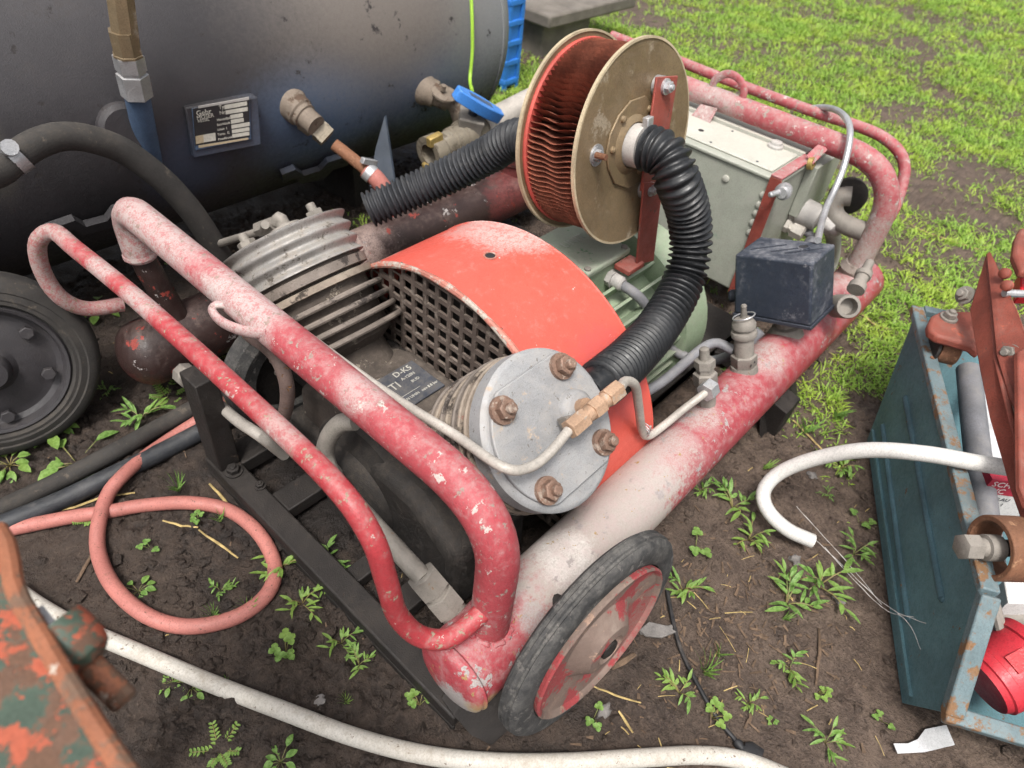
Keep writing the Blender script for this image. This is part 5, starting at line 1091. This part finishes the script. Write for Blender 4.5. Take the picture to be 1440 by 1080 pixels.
for kd in ('knot', 'broad', 'clover', 'fern', 'tuft'):
    for v in range(3):
        L, T = make_weed(kd, v * 11 + len(kd)); WM[kd, v] = (mesh_of(L, 'weed_leaf', 'leaves'), mesh_of(T, 'stalk', 'stalk'))
wi = [0]
def weed(px, py, kind, sc, label, group=None):
    p = AG(px, py); wi[0] += 1; r = thing('weed', label, 'weed', p, group); lm, tm = WM[kind, wi[0] % 3]
    r.rotation_euler = (0, 0, random.random() * 6.3); r.scale = (sc * .8,) * 3
    for nm, me in (('leaves', lm), ('stalk', tm)):
        o = bpy.data.objects.new(nm, me); COL.objects.link(o); o.parent = r
for a in [(308, 1055, 'fern', 1.0, 'feathery weed at the bottom left below the white hose'), (395, 1072, 'broad', .6, 'small weed at the bottom edge right of the feathery weed'), (590, 992, 'clover', 1.0, 'tiny weed beside the frame foot'), (402, 918, 'clover', 1.3, 'bright clover seedling below the red hose loop'), (480, 905, 'knot', .8, 'leafy weed touching the lower edge of the dark frame'), (505, 935, 'knot', .7, 'thin weed below the dark frame, nearer the white hose'), (395, 800, 'knot', 1.2, 'bushy weed between red hose loop and dark frame'), (425, 850, 'knot', .9, 'weed under the dark frame right of the red hose'), (465, 790, 'knot', 1.0, 'weed inside the frame opening'), (500, 850, 'tuft', .7, 'weed tuft in shade inside the frame, lower right'), (243, 962, 'broad', .55, 'two-leaf seedling just above the white hose at left'), (270, 968, 'broad', .55, 'second two-leaf seedling above the white hose'), (195, 832, 'broad', .6, 'seedling inside the red hose loop at lower left'), (212, 772, 'clover', .9, 'seedling in the middle of the red hose loop'), (310, 830, 'knot', .6, 'weed inside the red hose loop at lower right'), (278, 732, 'clover', .8, 'seedling under the top of the red hose loop'), (250, 690, 'tuft', .9, 'grass tuft above the red hose loop'), (125, 732, 'fern', .7, 'mossy sprig on the red hose at left'), (110, 655, 'broad', 1.5, 'large leafy weed beside the black pipes'), (70, 605, 'broad', 1.3, 'leafy weed in front of the left wheel'), (15, 655, 'broad', 1.0, 'leafy weed at the left edge below the wheel'), (200, 590, 'knot', 1.3, 'trailing weed right of the left wheel'), (235, 560, 'fern', 1.3, 'ferny weed below the far tank end'), (335, 510, 'fern', 1.2, 'ferny weed seen under the front handle'), (140, 440, 'broad', 1.1, 'weed in shadow between wheel and far tank end'), (330, 590, 'tuft', 1.0, 'grass blades behind the dark frame leg'),
          (1030, 715, 'knot', 1.3, 'upright weed between the near tank and the white hose bend'), (1052, 760, 'knot', 1.1, 'weed left of the white hose end'), (1150, 825, 'knot', 1.5, 'big leafy weed clump right of the wheel, upper'), (1105, 850, 'knot', 1.5, 'big leafy weed clump right of the wheel, lower left'), (1200, 780, 'knot', 1.0, 'weed against the side of the teal chest'), (1208, 735, 'clover', 1.2, 'small weed against the chest below the white hose'), (1110, 940, 'knot', .9, 'small weed in the mud below the leafy clumps'), (1160, 1045, 'knot', .9, 'weed at the bottom near the paper scrap'), (990, 945, 'tuft', 1.0, 'weed tuft left of the power cord'), (955, 975, 'knot', .9, 'weed below the near wheel rim'), (960, 830, 'knot', 1.0, 'weed just right of the near tyre'), (978, 770, 'clover', 1.5, 'seedlings between tyre and near tank'), (1000, 1010, 'clover', 1.1, 'small weed beside the plug lead'), (1010, 920, 'tuft', .7, 'thin grass tuft on the mud right of the wheel'), (835, 1010, 'clover', 1.0, 'seedling at the foot of the near wheel'), (1075, 660, 'tuft', .9, 'weed inside the white hose bend'), (1180, 660, 'knot', 1.1, 'weed under the arched white hose'), (1130, 610, 'tuft', 1.1, 'grass tuft above the arched white hose'), (1175, 590, 'tuft', 1.4, 'dense bright weed between near tank and chest'), (985, 690, 'knot', .8, 'weed under the edge of the near tank'), (1240, 1015, 'clover', .8, 'seedling left of the paper scrap'), (1150, 975, 'clover', .8, 'tiny seedling above the bottom right weed')]: weed(*a)
for k in range(34):
    px, py = random.choice([(random.uniform(1000, 1230), random.uniform(560, 1060)), (random.uniform(120, 520), random.uniform(690, 1060)), (random.uniform(120, 560), random.uniform(340, 640)), (random.uniform(960, 1060), random.uniform(400, 560))])
    weed(px, py, random.choice(['clover', 'clover', 'tuft', 'knot']), random.uniform(.4, .8), 'tiny green seedling scattered on the bare mud', 'scattered seedlings')

# ------------------------------------------------------------------ patchy grass of the yard
NB = 420000
gxs = []; 
tot = 0; vs_all = []; fs_all = []
def gdens(x, y):
    edge = np.clip(((x - .55 * y) - 1.15 + .9 * fbm(x, y, 1.5, 3)) / .55, 0, 1)             # open yard to the right and behind
    behind = np.clip((x - 1.6) / .6, 0, 1) * np.clip((3.2 - y) / .5, 0, 1) * np.clip((x - 1.05 * y + .35) / .3, 0, 1)
    strip_ = np.exp(-((y - 1.55) / .12) ** 2) * np.clip((x - .9) / .3, 0, 1) * .55
    patch = np.clip((fbm(x + 9, y + 4, 2.3, 5, .65) + .20) * 3.4, 0.03, 1) * np.clip((fbm(x, y, 17, 2) + .34) * 2.6, 0, 1)
    mach = ((x > .3) & (x < 2.0) & (y > .27) & (y < 1.42)) * .93
    chest = ((np.abs((x - 1.33) * .449 - (y + .09) * .894 - .2) < .26) & ((x - .97) * .894 + (y + .263) * .449 < .9) & ((x - .97) * .894 + (y + .263) * .449 > -.1))
    return np.clip(np.maximum(np.maximum(edge, behind) * patch, strip_ * .5 * patch), 0, 1) * (1 - mach) * (1 - chest)
xs = 1.0 + 9.5 * rng.random(1300000) ** 1.75; ys = (rng.random(1300000) - .30) * (1.7 + xs * 1.05)
keep = rng.random(1300000) < gdens(xs, ys); xs, ys = xs[keep][:NB], ys[keep][:NB]; n_ = len(xs)
far_ = np.hypot(xs, ys); zs = hgt(xs, ys)
az = rng.random(n_) * 6.2832; ln = (.010 + .030 * rng.random(n_) ** 1.6) * (1 + .10 * far_); el = .25 + 1.0 * rng.random(n_)
wd_ = (.0009 + .0013 * rng.random(n_)) * (1 + .20 * far_)
dx, dy, dz = np.cos(az) * np.cos(el), np.sin(az) * np.cos(el), np.sin(el); sx, sy = -np.sin(az), np.cos(az)
B = np.stack([xs, ys, zs - .002], -1); D = np.stack([dx, dy, dz], -1) * ln[:, None]; Sd = np.stack([sx, sy, 0 * sx], -1) * wd_[:, None]
dr = np.zeros_like(B); dr[:, 2] = -ln * .22; dr[:, 0] = dx * ln * .12; dr[:, 1] = dy * ln * .12
P = np.stack([B - Sd * .5, B + Sd * .5, B + D * .55 + Sd, B + D * .55 - Sd, B + D + dr], 1).reshape(-1, 3)
i5 = np.arange(n_) * 5
me = bpy.data.meshes.new('grass'); me.vertices.add(len(P)); me.vertices.foreach_set('co', P.reshape(-1))
lq = np.stack([i5, i5 + 1, i5 + 2, i5 + 3, i5 + 3, i5 + 2, i5 + 4], -1).reshape(-1); me.loops.add(len(lq)); me.loops.foreach_set('vertex_index', lq)
ls = np.stack([np.arange(n_) * 7, np.arange(n_) * 7 + 4], -1).reshape(-1); me.polygons.add(len(ls)); me.polygons.foreach_set('loop_start', ls)
me.update(); me.validate(); me.materials.append(M['grass_leaf'])
go = bpy.data.objects.new('grass', me); COL.objects.link(go); go['kind'] = 'stuff'; go['label'] = 'short patchy bright green grass and yard weeds'; go['category'] = 'grass'
